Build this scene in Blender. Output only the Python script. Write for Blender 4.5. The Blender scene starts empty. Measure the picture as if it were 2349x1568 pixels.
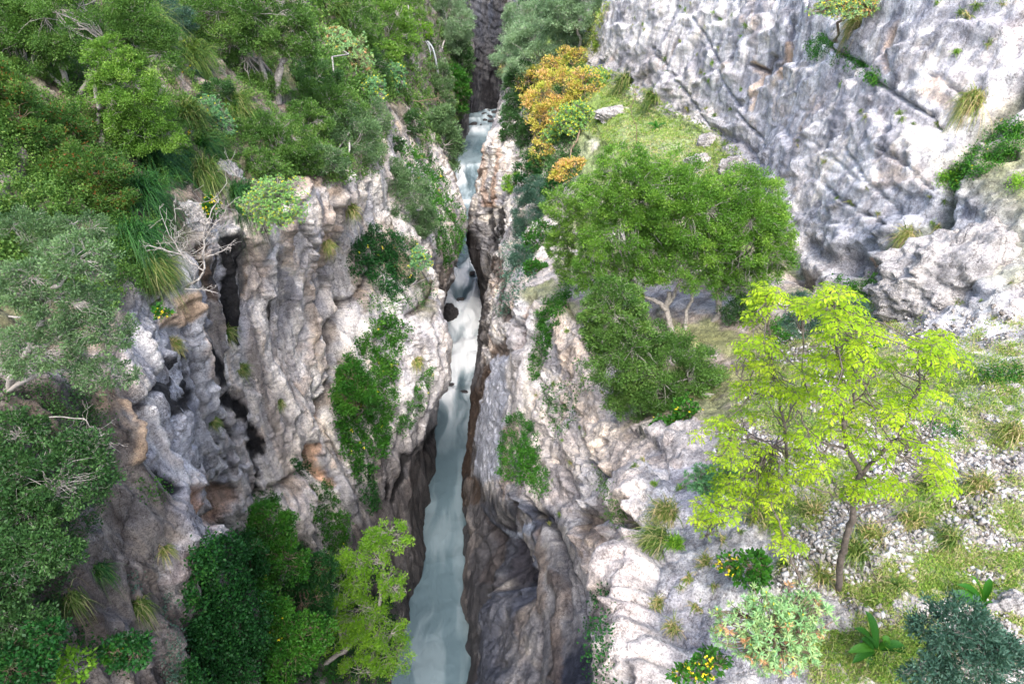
import bpy, math, random, time
import numpy as np
from mathutils import Vector
from mathutils.bvhtree import BVHTree
T0 = time.time()
SC = bpy.context.scene
COL = SC.collection
R_ = math.radians
# ------------------------------------------------------------------ camera, sky, sun, exposure
PITCH = R_(35.0)
cam_d = bpy.data.cameras.new('camera'); cam = bpy.data.objects.new('camera', cam_d); COL.objects.link(cam)
cam_d.sensor_width = 36.0; cam_d.lens = 24.0; cam_d.clip_start = 0.1; cam_d.clip_end = 1000.0
cam.location = (0, 0, 0); cam.rotation_euler = (R_(90) - PITCH, 0, 0)
SC.camera = cam
SUN_EL, SUN_AZ = R_(56), R_(178)            # azimuth from +Y towards +X
world = bpy.data.worlds.new("World"); SC.world = world; world.use_nodes = True
wn = world.node_tree.nodes; wl = world.node_tree.links
sky = wn.new('ShaderNodeTexSky'); sky.sky_type = 'NISHITA'; sky.sun_disc = False
sky.sun_elevation = SUN_EL; sky.sun_rotation = SUN_AZ
sky.air_density = 1.0; sky.dust_density = 3.0; sky.ozone_density = 1.0
bg = wn['Background']; bg.inputs['Strength'].default_value = 0.15
wl.new(sky.outputs[0], bg.inputs['Color'])
sun_d = bpy.data.lights.new('sun', 'SUN'); sun = bpy.data.objects.new('sun', sun_d); COL.objects.link(sun)
sun_d.energy = 1.25; sun_d.angle = R_(28); sun_d.color = (1.0, 0.96, 0.90)
_sd = Vector((math.sin(SUN_AZ) * math.cos(SUN_EL), math.cos(SUN_AZ) * math.cos(SUN_EL), math.sin(SUN_EL)))
sun.rotation_euler = _sd.to_track_quat('Z', 'Y').to_euler()
SC.view_settings.view_transform = 'Standard'; SC.view_settings.look = 'None'
SC.view_settings.gamma = 1.0; SC.view_settings.exposure = 1.95
SC.cycles.max_bounces = 8; SC.cycles.diffuse_bounces = 4; SC.cycles.transmission_bounces = 4
SC.cycles.glossy_bounces = 2; SC.cycles.use_denoising = True; SC.cycles.denoising_prefilter = 'FAST'
SC.cycles.sample_clamp_indirect = 8.0

# ------------------------------------------------------------------ view geometry helpers (traced pixels are in a 2349x1568 copy of the photograph)
CP, SP = math.cos(PITCH), math.sin(PITCH); F = 1566.0
def ray(u, v):
    dx = (u - 1174.5) / F; dy = (784.0 - v) / F
    return Vector((dx, CP + dy * SP, -SP + dy * CP))
def depth_of(p): return p[1] * CP - p[2] * SP
def project(X, Y, Z):
    t = np.maximum(Y * CP - Z * SP, 0.3)
    return 1174.5 + F * X / t, 784.0 - F * (Y * SP + Z * CP) / t, t

# ------------------------------------------------------------------ numpy noise
_rs = np.random.RandomState(7)
_perm = _rs.permutation(4096).astype(np.int32); _val = _rs.rand(4096).astype(np.float32) * 2 - 1
def vnoise(x, y, z):
    xi = np.floor(x).astype(np.int32); yi = np.floor(y).astype(np.int32); zi = np.floor(z).astype(np.int32)
    fx = (x - xi).astype(np.float32); fy = (y - yi).astype(np.float32); fz = (z - zi).astype(np.float32)
    fx = fx * fx * (3 - 2 * fx); fy = fy * fy * (3 - 2 * fy); fz = fz * fz * (3 - 2 * fz)
    M = 4095
    a0 = _perm[xi & M]; a1 = _perm[(xi + 1) & M]
    b00 = _perm[(a0 + yi) & M]; b01 = _perm[(a0 + yi + 1) & M]; b10 = _perm[(a1 + yi) & M]; b11 = _perm[(a1 + yi + 1) & M]
    def g(b, k): return _val[(b + k) & M]
    z1 = zi + 1
    c00 = g(b00, zi) * (1 - fz) + g(b00, z1) * fz; c01 = g(b01, zi) * (1 - fz) + g(b01, z1) * fz
    c10 = g(b10, zi) * (1 - fz) + g(b10, z1) * fz; c11 = g(b11, zi) * (1 - fz) + g(b11, z1) * fz
    c0 = c00 * (1 - fy) + c01 * fy; c1 = c10 * (1 - fy) + c11 * fy
    return c0 * (1 - fx) + c1 * fx
def fbm(x, y, z, o=4, g=0.5, l=2.03):
    s = 0; a = 1.0; t = 0
    for i in range(o):
        s = s + a * vnoise(x + 17.3 * i, y + 9.1 * i, z - 5.7 * i); t += a; a *= g; x = x * l; y = y * l; z = z * l
    return s / t
def ridged(x, y, z, o=4, g=0.5):
    s = 0; a = 1.0; t = 0
    for i in range(o):
        n = 1 - np.abs(vnoise(x + 7.3 * i, y + 3.1 * i, z - 8.7 * i)) * 1.8
        s = s + a * n; t += a; a *= g; x = x * 2.1; y = y * 2.1; z = z * 2.1
    return s / t
def facets(x, y, z, seed=0):
    """nearest jittered lattice point: random value, tilt term and edge closeness of a fractured block"""
    x0 = np.floor(x - .5).astype(np.int32); y0 = np.floor(y - .5).astype(np.int32); z0 = np.floor(z - .5).astype(np.int32)
    best = np.full(x.shape, 9e9, np.float32); val = np.zeros(x.shape, np.float32); M = 4095
    for i in (0, 1):
        for j in (0, 1):
            for k in (0, 1):
                xi, yi, zi = x0 + i, y0 + j, z0 + k
                h = _perm[(_perm[(_perm[(xi + seed) & M] + yi) & M] + zi) & M]
                ox = x - (xi + .5 + .42*_val[h]); oy = y - (yi + .5 + .42*_val[(h+1) & M]); oz = z - (zi + .5 + .42*_val[(h+2) & M])
                dd = ox*ox + oy*oy + oz*oz; s = dd < best
                best = np.where(s, dd, best); val = np.where(s, _val[(h+3) & M]*.5 + 1.1*(ox*_val[(h+4) & M] + oy*_val[(h+5) & M] + oz*_val[(h+6) & M]), val)
    return val
def sstep(a, b, x):
    t = np.clip((x - a) / (b - a), 0, 1); return t * t * (3 - 2 * t)

# ------------------------------------------------------------------ object helpers
def tag(o, label=None, cat=None, group=None, kind=None):
    if label: o['label'] = label
    if cat: o['category'] = cat
    if group: o['group'] = group
    if kind: o['kind'] = kind
    return o
def mesh_obj(name, V, Fq, mat, parent=None, attrs=None, smooth=False):
    V = np.asarray(V, np.float32); Fq = np.asarray(Fq, np.int32)
    m = bpy.data.meshes.new(name); k = Fq.shape[1]
    m.vertices.add(len(V)); m.vertices.foreach_set('co', V.ravel())
    m.loops.add(Fq.size); m.loops.foreach_set('vertex_index', Fq.ravel())
    m.polygons.add(len(Fq)); m.polygons.foreach_set('loop_start', np.arange(0, Fq.size, k, dtype=np.int32))
    if smooth: m.polygons.foreach_set('use_smooth', np.ones(len(Fq), bool))
    for nm, (dom, typ, arr) in (attrs or {}).items():
        a = m.attributes.new(nm, typ, dom)
        a.data.foreach_set('color' if typ == 'FLOAT_COLOR' else 'value', np.asarray(arr, np.float32).ravel())
    m.update(calc_edges=True)
    if mat: m.materials.append(mat)
    o = bpy.data.objects.new(name, m); COL.objects.link(o)
    if parent is not None: o.parent = parent
    return o
def empty(name, loc):
    o = bpy.data.objects.new(name, None); COL.objects.link(o); o.location = loc; o.empty_display_size = 0.2
    return o
# ------------------------------------------------------------------ cliff walls: lofted sections across the gorge (x, z) at stations along it (y)
LW = {
 -6: [(-7,-42),(-7,-39),(-7.5,-33),(-7.8,-28),(-8,-24),(-8,-20),(-8,-16),(-8,-12),(-8.3,-8),(-9.5,-4),(-12,1),(-17,9)],
 6:  [(-8,-42),(-8,-39),(-8.5,-33),(-8.8,-28),(-8.6,-24),(-8.2,-20),(-8,-16),(-8,-12),(-8.3,-8),(-10,-4.5),(-13,0),(-18,8)],
 10: [(-8,-42),(-8,-39),(-8.6,-33),(-8.9,-28),(-8.6,-24),(-8.2,-20),(-7.7,-16),(-7.9,-12.5),(-8.6,-9),(-10.5,-5.5),(-13.5,-1),(-18,7)],
 12.6:[(-8,-42),(-8.2,-39),(-8.8,-33),(-9,-28),(-8.6,-24),(-8.0,-20),(-7.8,-16),(-8.3,-12.5),(-8.8,-9),(-11,-6),(-14,-1.5),(-18.5,6)],
 14.3:[(-8,-42),(-8.2,-39),(-9,-33),(-10.7,-28),(-11.8,-24),(-11.6,-20.5),(-9.8,-17),(-9,-13),(-9.2,-9.5),(-11.5,-6.5),(-14.5,-2),(-19,6)],
 18: [(-7.8,-42),(-8,-39),(-8.8,-33),(-10.5,-28),(-11.8,-24),(-11.5,-20),(-10,-16.5),(-9.5,-13),(-9.3,-9.5),(-12,-6.8),(-15,-2.5),(-19.5,6)],
 22: [(-7.2,-42),(-7.3,-39),(-8,-33),(-9.3,-28),(-10,-24),(-10.2,-20),(-9.8,-16),(-9.4,-13),(-9.0,-10),(-12,-7.2),(-15.5,-3),(-20,6)],
 26: [(-6.6,-42),(-6.6,-39),(-7,-33),(-7.5,-28),(-8.3,-24),(-9.3,-20),(-9.4,-16.5),(-8.8,-13.8),(-8.3,-11),(-11.5,-8.2),(-15.5,-3.5),(-20,6)],
 29: [(-6.2,-42),(-6.2,-39),(-6.4,-33),(-6.2,-28),(-6.4,-24.5),(-8,-20.5),(-9,-17),(-8.3,-14.2),(-7.8,-11.8),(-10.5,-9),(-15,-4),(-20,6)],
 32: [(-6.2,-42),(-6.4,-39),(-6.4,-33),(-5.2,-28.5),(-4.0,-25),(-4.5,-21.5),(-6.7,-18.5),(-8,-15.5),(-8,-12.8),(-10.5,-10),(-15,-4.5),(-20,6)],
 36: [(-6.4,-42),(-6.4,-39),(-6.4,-33),(-5.6,-28),(-4.7,-24.5),(-4.6,-21.5),(-5.8,-19),(-7.3,-16),(-7.8,-13.2),(-10,-10.5),(-14,-6),(-20,5)],
 42: [(-6.4,-42),(-6.4,-39),(-6.6,-33),(-6.2,-28.5),(-5.7,-25),(-5.4,-22),(-5.8,-19),(-7,-16.5),(-8,-14),(-10,-11),(-14,-6.5),(-20,5)],
 50: [(-6.8,-42),(-6.8,-39),(-6.6,-33),(-5.2,-28.5),(-4.5,-25.5),(-4.8,-23),(-6.2,-20.5),(-7.5,-18),(-8.5,-15),(-10.5,-11.5),(-14,-7),(-20,4)],
 57: [(-7,-42),(-7,-39),(-6.5,-33),(-5.3,-29),(-4.4,-26.5),(-4.8,-24),(-6,-21.5),(-7.5,-18.5),(-8.5,-15.5),(-10.5,-12),(-14,-7),(-20,4)],
 70: [(-8,-42),(-8,-38),(-7.6,-33),(-6.9,-29.5),(-6.6,-27),(-7.2,-24),(-8.2,-21),(-9,-18),(-10,-15),(-11.5,-12),(-14.5,-7),(-21,4)],
 85: [(-9.3,-42),(-9.2,-37),(-9,-33),(-9,-30),(-9,-27),(-9.3,-24),(-10,-21),(-11,-18),(-12,-15),(-13,-11),(-16,-5),(-22,5)],
 97: [(-8.6,-42),(-8.6,-36.5),(-8.4,-33),(-8.2,-30),(-8.2,-27),(-8.8,-24),(-9.6,-21),(-10.5,-18),(-12,-14),(-13,-10),(-16,-4),(-22,6)],
 108:[(-7.2,-42),(-7.2,-36),(-7.3,-33),(-7.3,-30),(-7.4,-27),(-7.8,-24),(-8.6,-21),(-10,-17),(-11.5,-13),(-13,-9),(-16,-3),(-22,7)],
 122:[(-7.4,-42),(-7.4,-36),(-7.3,-33),(-7,-30),(-6.6,-27),(-6.4,-24),(-7.2,-20),(-9,-16),(-11,-12),(-13,-8),(-16,-2),(-22,8)],
 136:[(-9,-42),(-9,-36),(-9,-33),(-9,-30),(-9,-27),(-9,-24),(-9,-20),(-10,-16),(-11,-12),(-13,-8),(-16,-2),(-22,8)],
}
RW = {
 -6: [(-1,-42),(-1,-39),(-.6,-34),(0,-29),(.6,-24),(1.2,-20),(1.8,-16),(2,-13),(2,-11),(3.2,-9.8),(5,-8.8),(8,-7.8),(12,-5),(15,-1),(19,6)],
 3:  [(-1.8,-42),(-1.8,-39),(-1.2,-34),(-.5,-29),(.4,-24),(1.2,-20),(2.0,-16),(2.3,-13),(2,-11),(3.2,-9.8),(5,-8.8),(8,-8.0),(12,-6),(15,-2),(19,5)],
 7:  [(-2,-42),(-2,-39),(-1.6,-34),(-.8,-29),(.3,-24),(1.2,-20),(2.3,-16),(2.9,-13),(2.15,-11.3),(3.3,-9.9),(5.5,-9),(8.5,-8.4),(12,-6.8),(15,-3.5),(19,4)],
 9.5:[(-2.2,-42),(-2.2,-39),(-1.7,-34),(-.9,-29),(0,-24),(1,-20),(2.6,-16.5),(3.1,-13.2),(2.4,-11.2),(3.6,-10.3),(6,-9.4),(9,-8.8),(13,-7.2),(16,-4),(20,4)],
 12: [(-2.3,-42),(-2.3,-39),(-1.8,-34),(-1,-29),(-.1,-24),(1,-20.5),(2.4,-17),(2.9,-14.2),(2.9,-12.3),(4.2,-11.2),(6.5,-10.2),(9.5,-9.2),(13,-7.5),(16,-4.5),(20,4)],
 15: [(-2.4,-42),(-2.4,-39),(-1.8,-34),(-1,-29),(0,-24.5),(.6,-20.5),(1.8,-18),(2.6,-15.8),(3.4,-13.8),(4.6,-12.6),(7,-11.6),(10.3,-10),(13,-7.0),(16,-4.2),(20,4)],
 18.5:[(-2.5,-42),(-2.5,-39),(-1.9,-34),(-1.2,-29),(-.3,-24.5),(.4,-21),(1.4,-18.5),(2.2,-16.3),(3,-14.4),(4.6,-13.6),(7.5,-12.4),(10.5,-11),(12.4,-7.5),(15,-4.5),(19,4)],
 22: [(-2.5,-42),(-2.5,-39),(-2,-34),(-1.4,-29),(-.7,-25),(0,-21.5),(.8,-18.5),(1.8,-16.5),(2.7,-14.5),(4.8,-13.8),(8,-13),(10.6,-12.1),(11.8,-8),(13.5,-3.5),(17,5)],
 26: [(-2.9,-42),(-2.9,-39),(-2.3,-34),(-1.7,-29),(-1,-25),(-.5,-21.5),(-.1,-18.5),(.4,-16),(1.8,-15.3),(4.5,-14.3),(8,-13.2),(10.9,-12.2),(11.8,-8),(13.2,-3),(17,6)],
 31: [(-3.3,-42),(-3.3,-39),(-2.7,-34),(-2,-29),(-1.3,-25),(-.7,-22),(-.2,-19.5),(.5,-17.5),(2.5,-16),(5,-14.5),(8.3,-13.3),(11.2,-12.3),(12,-8),(13.2,-3),(17,6)],
 38: [(-3.7,-42),(-3.7,-39),(-3.2,-34),(-2.5,-29),(-1.8,-25),(-1.2,-22.5),(-.5,-20.5),(1,-18.5),(3.5,-16.5),(6,-14.5),(8.5,-13.2),(11.2,-12.3),(11.9,-8),(13,-3),(16,6)],
 46: [(-3.1,-42),(-3.1,-39),(-2.8,-34),(-2.3,-30),(-1.7,-27),(-1.1,-24),(-.2,-21.5),(1.5,-19),(3.5,-17),(5.3,-14.8),(6.8,-13.8),(8.8,-12.8),(9.8,-8),(11,-3),(14,6)],
 54: [(-1.8,-42),(-1.8,-39),(-1.8,-34),(-2.0,-30),(-1.6,-27),(-1.4,-24),(-.5,-21.5),(1,-19),(2.5,-17),(4.2,-15),(5.5,-14),(7,-12.8),(8,-8),(9.5,-3),(13,6)],
 60: [(-2.6,-42),(-2.7,-39),(-3.4,-34),(-4.2,-31),(-4.2,-28),(-3.3,-25),(-2.8,-22.5),(-2.5,-20.3),(0,-18.5),(3,-15.5),(4.8,-14),(6.3,-12.8),(7.5,-8),(9,-3),(12.5,6)],
 66: [(-3.7,-42),(-3.7,-39),(-3.7,-34),(-3.8,-31),(-3.5,-28),(-2.6,-25),(-1.8,-22),(-1.0,-19.5),(0.6,-17.5),(2.8,-15),(4.5,-13.8),(6,-12.5),(7.5,-8),(9,-2),(12,7)],
 80: [(-5.2,-42),(-5.2,-38),(-4.4,-34),(-3.5,-31),(-2.6,-28),(-1.7,-25),(-0.9,-22),(-.1,-19.5),(1.0,-17),(2.8,-15),(4.5,-13.5),(6.2,-11.5),(8,-7),(10,-1),(13,8)],
 100:[(-4,-42),(-4,-36.5),(-2.9,-33),(-2.1,-30),(-1.4,-27),(-.8,-24),(-.2,-21),(.4,-18),(1.2,-15.5),(2.8,-13.5),(4.5,-12),(6.5,-10),(8.5,-5),(11,1),(14,9)],
 120:[(-2,-42),(-2,-36),(-1.4,-33),(-1,-30),(-.8,-27),(-.6,-24),(-.3,-20),(0,-16),(.6,-12),(2.5,-9),(5,-7),(7,-5),(9,0),(12,5),(15,10)],
 140:[(3,-42),(3,-36),(3,-33),(3,-30),(3,-27),(3,-24),(3,-20),(4,-16),(5,-12),(6,-9),(8,-7),(9,-5),(11,0),(14,5),(17,10)],
}
def hermite(xs, vals, xq):
    """vals (n,...) at nodes xs, cubic with limited slopes, evaluated at xq"""
    xs = np.asarray(xs, float); vals = np.asarray(vals, float); n = len(xs)
    h = np.diff(xs); d = np.diff(vals, axis=0) / h.reshape((-1,) + (1,) * (vals.ndim - 1))
    m = np.zeros_like(vals); m[0] = d[0]; m[-1] = d[-1]
    w = (h[1:] / (h[:-1] + h[1:])).reshape((-1,) + (1,) * (vals.ndim - 1))
    m[1:-1] = (w * d[:-1] + (1 - w) * d[1:]) * 0.9
    i = np.clip(np.searchsorted(xs, xq) - 1, 0, n - 2); t = ((xq - xs[i]) / h[i]).reshape((-1,) + (1,) * (vals.ndim - 1))
    hh = h[i].reshape(t.shape); t2 = t * t; t3 = t2 * t
    return (2*t3-3*t2+1)*vals[i] + (t3-2*t2+t)*hh*m[i] + (-2*t3+3*t2)*vals[i+1] + (t3-t2)*hh*m[i+1]
def loft(tab, segn, rate=0.0036):
    ys = sorted(tab); C = np.array([tab[y] for y in ys], float)
    K = C.shape[1]; tq = np.concatenate([np.arange(n) / n + k for k, n in enumerate(segn)] + [[K - 1.0]])
    C2 = hermite(np.arange(K), np.moveaxis(C, 1, 0), tq)         # (nt, S, 2)
    yq = [ys[0]]
    while yq[-1] < ys[-1]: yq.append(yq[-1] + rate * (max(yq[-1], 1.5) + 7.5))
    yq = np.clip(np.array(yq), ys[0], ys[-1])
    P = hermite(ys, np.moveaxis(C2, 1, 0), yq)                    # (ny, nt, 2)
    X = P[..., 0]; Z = P[..., 1]; Y = np.repeat(yq[:, None], X.shape[1], 1)
    return np.stack([X, Y, Z], -1).astype(np.float32)
def normals(P, flip):
    a = np.gradient(P, axis=0); b = np.gradient(P, axis=1)
    n = np.cross(a, b); n /= np.maximum(np.linalg.norm(n, axis=-1, keepdims=True), 1e-9)
    return n * flip
def poly_dist(u, v, pts, closed=False):
    """distance in traced pixels from (u,v) to a polyline; negative inside when closed. Also the 0..1 run along it."""
    d = np.full(u.shape, 1e9, np.float32); run = np.zeros(u.shape, np.float32)
    pts = [p[:2] for p in pts]; q = pts + [pts[0]] if closed else pts; n = len(q) - 1
    inside = np.zeros(u.shape, bool)
    for k in range(n):
        (x0, y0), (x1, y1) = q[k], q[k + 1]; ex, ey = x1 - x0, y1 - y0; L = ex * ex + ey * ey + 1e-9
        t = np.clip(((u - x0) * ex + (v - y0) * ey) / L, 0, 1)
        dd = np.hypot(u - x0 - t * ex, v - y0 - t * ey); s = dd < d
        d = np.where(s, dd, d); run = np.where(s, (k + t) / n, run)
        if closed:
            c = ((y0 > v) != (y1 > v)) & (u < (x1 - x0) * (v - y0) / (y1 - y0 + 1e-12) + x0); inside ^= c
    if closed: d = np.where(inside, -d, d)
    return d, run
def grid_faces(ny, nt, flip=False):
    i = np.arange(ny - 1)[:, None] * nt + np.arange(nt - 1)[None]
    f = np.stack([i, i + nt, i + nt + 1, i + 1], -1).reshape(-1, 4)
    return f[:, ::-1] if flip else f
# ------------------------------------------------------------------ rock colours (albedo, plus painted shade in the lower right hollow) and the marks each wall carries, traced once and fixed to the rock
PALE, GREY, TAN, CREAM = (.60,.56,.49), (.28,.27,.28), (.52,.36,.22), (.64,.53,.42)
BLACK, BROWN, UMBER, BLUE = (.009,.009,.010), (.20,.165,.135), (.085,.06,.045), (.17,.195,.245)
WHITE, SOIL, OLIVE, MOSS = (.66,.65,.65), (.17,.13,.10), (.10,.12,.05), (.06,.10,.025)
# (points, half width or (start, end) widths in traced px, colour, opacity, relief in metres along the wall's normal)
L_LINES = [
 ([(600,560),(615,640),(600,720),(610,820),(640,930),(650,1020)], (3,2.5), (.15,.14,.14), .6, -.28),
 ([(650,590),(668,700),(660,800),(690,900),(700,980)], (2.5,3), (.15,.14,.14), .6, -.28),
 ([(700,450),(705,540),(735,640),(730,720),(715,820)], (2.5,3), (.15,.14,.14), .6, -.28),
 ([(440,690),(455,760),(480,860),(500,960),(520,1060)], (3,3), (.15,.14,.14), .6, -.28),
 ([(470,700),(490,800),(520,900),(545,1000),(560,1090)], (2.5,3), (.15,.14,.14), .6, -.25),
 ([(740,640),(765,720),(750,820),(730,900)], (2.5,3.5), (.15,.14,.14), .6, -.3),
 ([(900,760),(960,800),(985,900),(950,1010)], (2,2.5), (.15,.14,.14), .6, -.22),
 ([(870,730),(930,760),(1000,850)], (2,2), (.15,.14,.14), .6, -.2),
 ([(620,560),(630,640),(620,730),(632,830),(662,940)], (7,7), (.66,.63,.58), .6, .22),
 ([(680,600),(688,700),(680,800),(708,900)], (7,7), (.62,.60,.57), .6, .22),
 ([(455,700),(475,800),(505,900),(528,1000)], (6,6), (.60,.60,.60), .6, .2),
 ([(560,549),(563,600),(556,691),(566,764),(573,788)], (25,6), BLACK, .98, -.08),
 ([(536,600),(530,650),(540,700),(552,740)], (7,4), BLACK, .9, -.05),
 ([(592,560),(590,640),(580,720)], (9,4), BLACK, .8, -.05),
 ([(488,549),(490,593),(512,615),(521,648),(520,691)], (9,6), UMBER, .9, -.30),
 ([(494,757),(509,794),(527,834),(540,872),(560,928),(580,984),(590,1035)], (9,15), BLACK, .98, -.14),
 ([(430,770),(440,800),(447,850),(455,900),(461,925)], (6,20), BLACK, .93, -.15),
 ([(405,820),(422,850),(424,880)], (6,8), BLACK, .85, -.1),
 ([(376,868),(392,911),(402,950)], (15,5), BLACK, .93, -.15),
 ([(345,950),(359,993),(372,1039),(403,1100),(427,1121)], (9,16), BLACK, .95, -.45),
 ([(410,640),(395,700),(385,760),(375,850),(360,900),(345,950)], (4,8), UMBER, .8, -.5),
 ([(533,955),(540,980),(549,1012)], (5,4), BLACK, .9, -.1),
 ([(587,1040),(594,1100),(596,1141)], (6,6), BLACK, .9, -.3),
 ([(634,690),(634,735)], (5,3), BLACK, .85, -.1),
 ([(630,560),(615,640),(640,700),(660,740),(655,790)], 9, GREY, .5, .0),
 ([(640,600),(668,640),(676,680)], (5,10), GREY, .85, .05),
 ([(925,1040),(915,1093),(901,1152)], (9,7), BLACK, .9, -.15),
 ([(950,1035),(940,1060)], (9,5), BLACK, .9, -.1),
 ([(886,1110),(886,1145)], 5, BLACK, .9, -.1),
 ([(975,1035),(990,1005),(1000,985)], 6, BLACK, .8, -.3),
 ([(438,680),(442,700),(430,730)], 18, TAN, .8, .12),
 ([(455,700),(470,740),(480,800),(500,860)], (6,9), TAN, .5, .1),
 ([(745,930),(722,1000),(705,1040),(740,1085),(760,1110)], 12, (.48,.28,.16), .75, -.55),
 ([(790,700),(770,770),(765,850),(748,930)], (10,14), BROWN, .8, -.8),
 ([(700,1050),(712,1110),(740,1180)], 10, UMBER, .7, -.7),
 ([(600,1140),(660,1100),(700,1060)], 10, UMBER, .3, -.6),
 ([(780,480),(745,540),(770,560)], 9, UMBER, .55, -.25),
 ([(765,440),(745,520),(730,600)], 10, TAN, .35, .1),
 ([(690,430),(680,520),(670,600)], 14, TAN, .35, .15),
 ([(620,480),(610,600),(600,680)], 12, TAN, .3, .1),
 ([(760,520),(700,640),(720,760),(690,900)], 9, TAN, .25, .15),
 ([(870,600),(800,690),(790,700)], 8, UMBER, .5, -.5),
 ([(960,850),(935,950),(900,1040)], 6, GREY, .4, -.2),
 ([(1000,660),(975,700),(930,725)], 6, UMBER, .5, -.35),
 ([(295,920),(305,1000),(300,1060)], 7, TAN, .5, .3),
 ([(300,1150),(310,1300),(330,1400)], 7, UMBER, .5, -.3),
 ([(200,1200),(150,1350),(140,1500)], 10, UMBER, .5, -.5),
]
L_POLYS = [   # (outline, softness px, colour, opacity, relief)
 ([(-300,-300),(1075,-300),(1080,200),(1040,320),(960,330),(900,290),(870,380),(800,400),(700,420),(600,430),(540,440),(470,380),(420,520),(380,640),(330,700),(250,800),(-300,900)], 26, (.10,.085,.05), .85, .0),
 ([(790,560),(880,520),(960,560),(950,650),(900,700),(800,660)], 20, (.12,.11,.07), .75, .0),
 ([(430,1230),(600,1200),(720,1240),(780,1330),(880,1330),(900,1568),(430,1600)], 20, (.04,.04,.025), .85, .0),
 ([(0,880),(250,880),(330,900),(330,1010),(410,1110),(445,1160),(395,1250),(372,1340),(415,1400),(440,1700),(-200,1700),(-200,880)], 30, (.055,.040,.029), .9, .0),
 ([(455,1130),(520,1105),(545,1120),(530,1165),(480,1205),(455,1190)], 9, (.52,.31,.19), .85, -.45),
 ([(560,560),(800,420),(790,560),(760,800),(730,1000),(640,1100),(610,1000),(600,750)], 40, (.58,.52,.47), .55, .0),
 ([(390,720),(480,700),(600,1030),(590,1100),(430,1090),(380,950)], 25, (.40,.42,.46), .55, .0),
 ([(385,1180),(445,1120),(440,1250),(430,1350),(395,1350)], 10, (.30,.30,.33), .7, .25),
 ([(395,1270),(440,1250),(440,1345),(390,1345)], 8, (.22,.15,.13), .8, .0),
 ([(240,850),(310,840),(330,900),(300,960),(230,960)], 16, TAN, .55, .0),
 ([(880,640),(1020,700),(1030,850),(1010,980),(900,1080),(850,1000),(870,800)], 22, (.60,.59,.60), .8, .0),
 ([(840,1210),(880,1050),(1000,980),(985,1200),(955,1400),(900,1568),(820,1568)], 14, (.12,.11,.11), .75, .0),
 ([(640,1150),(690,1120),(725,1180),(720,1260),(680,1240)], 10, (.50,.46,.46), .6, .5),
]
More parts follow.
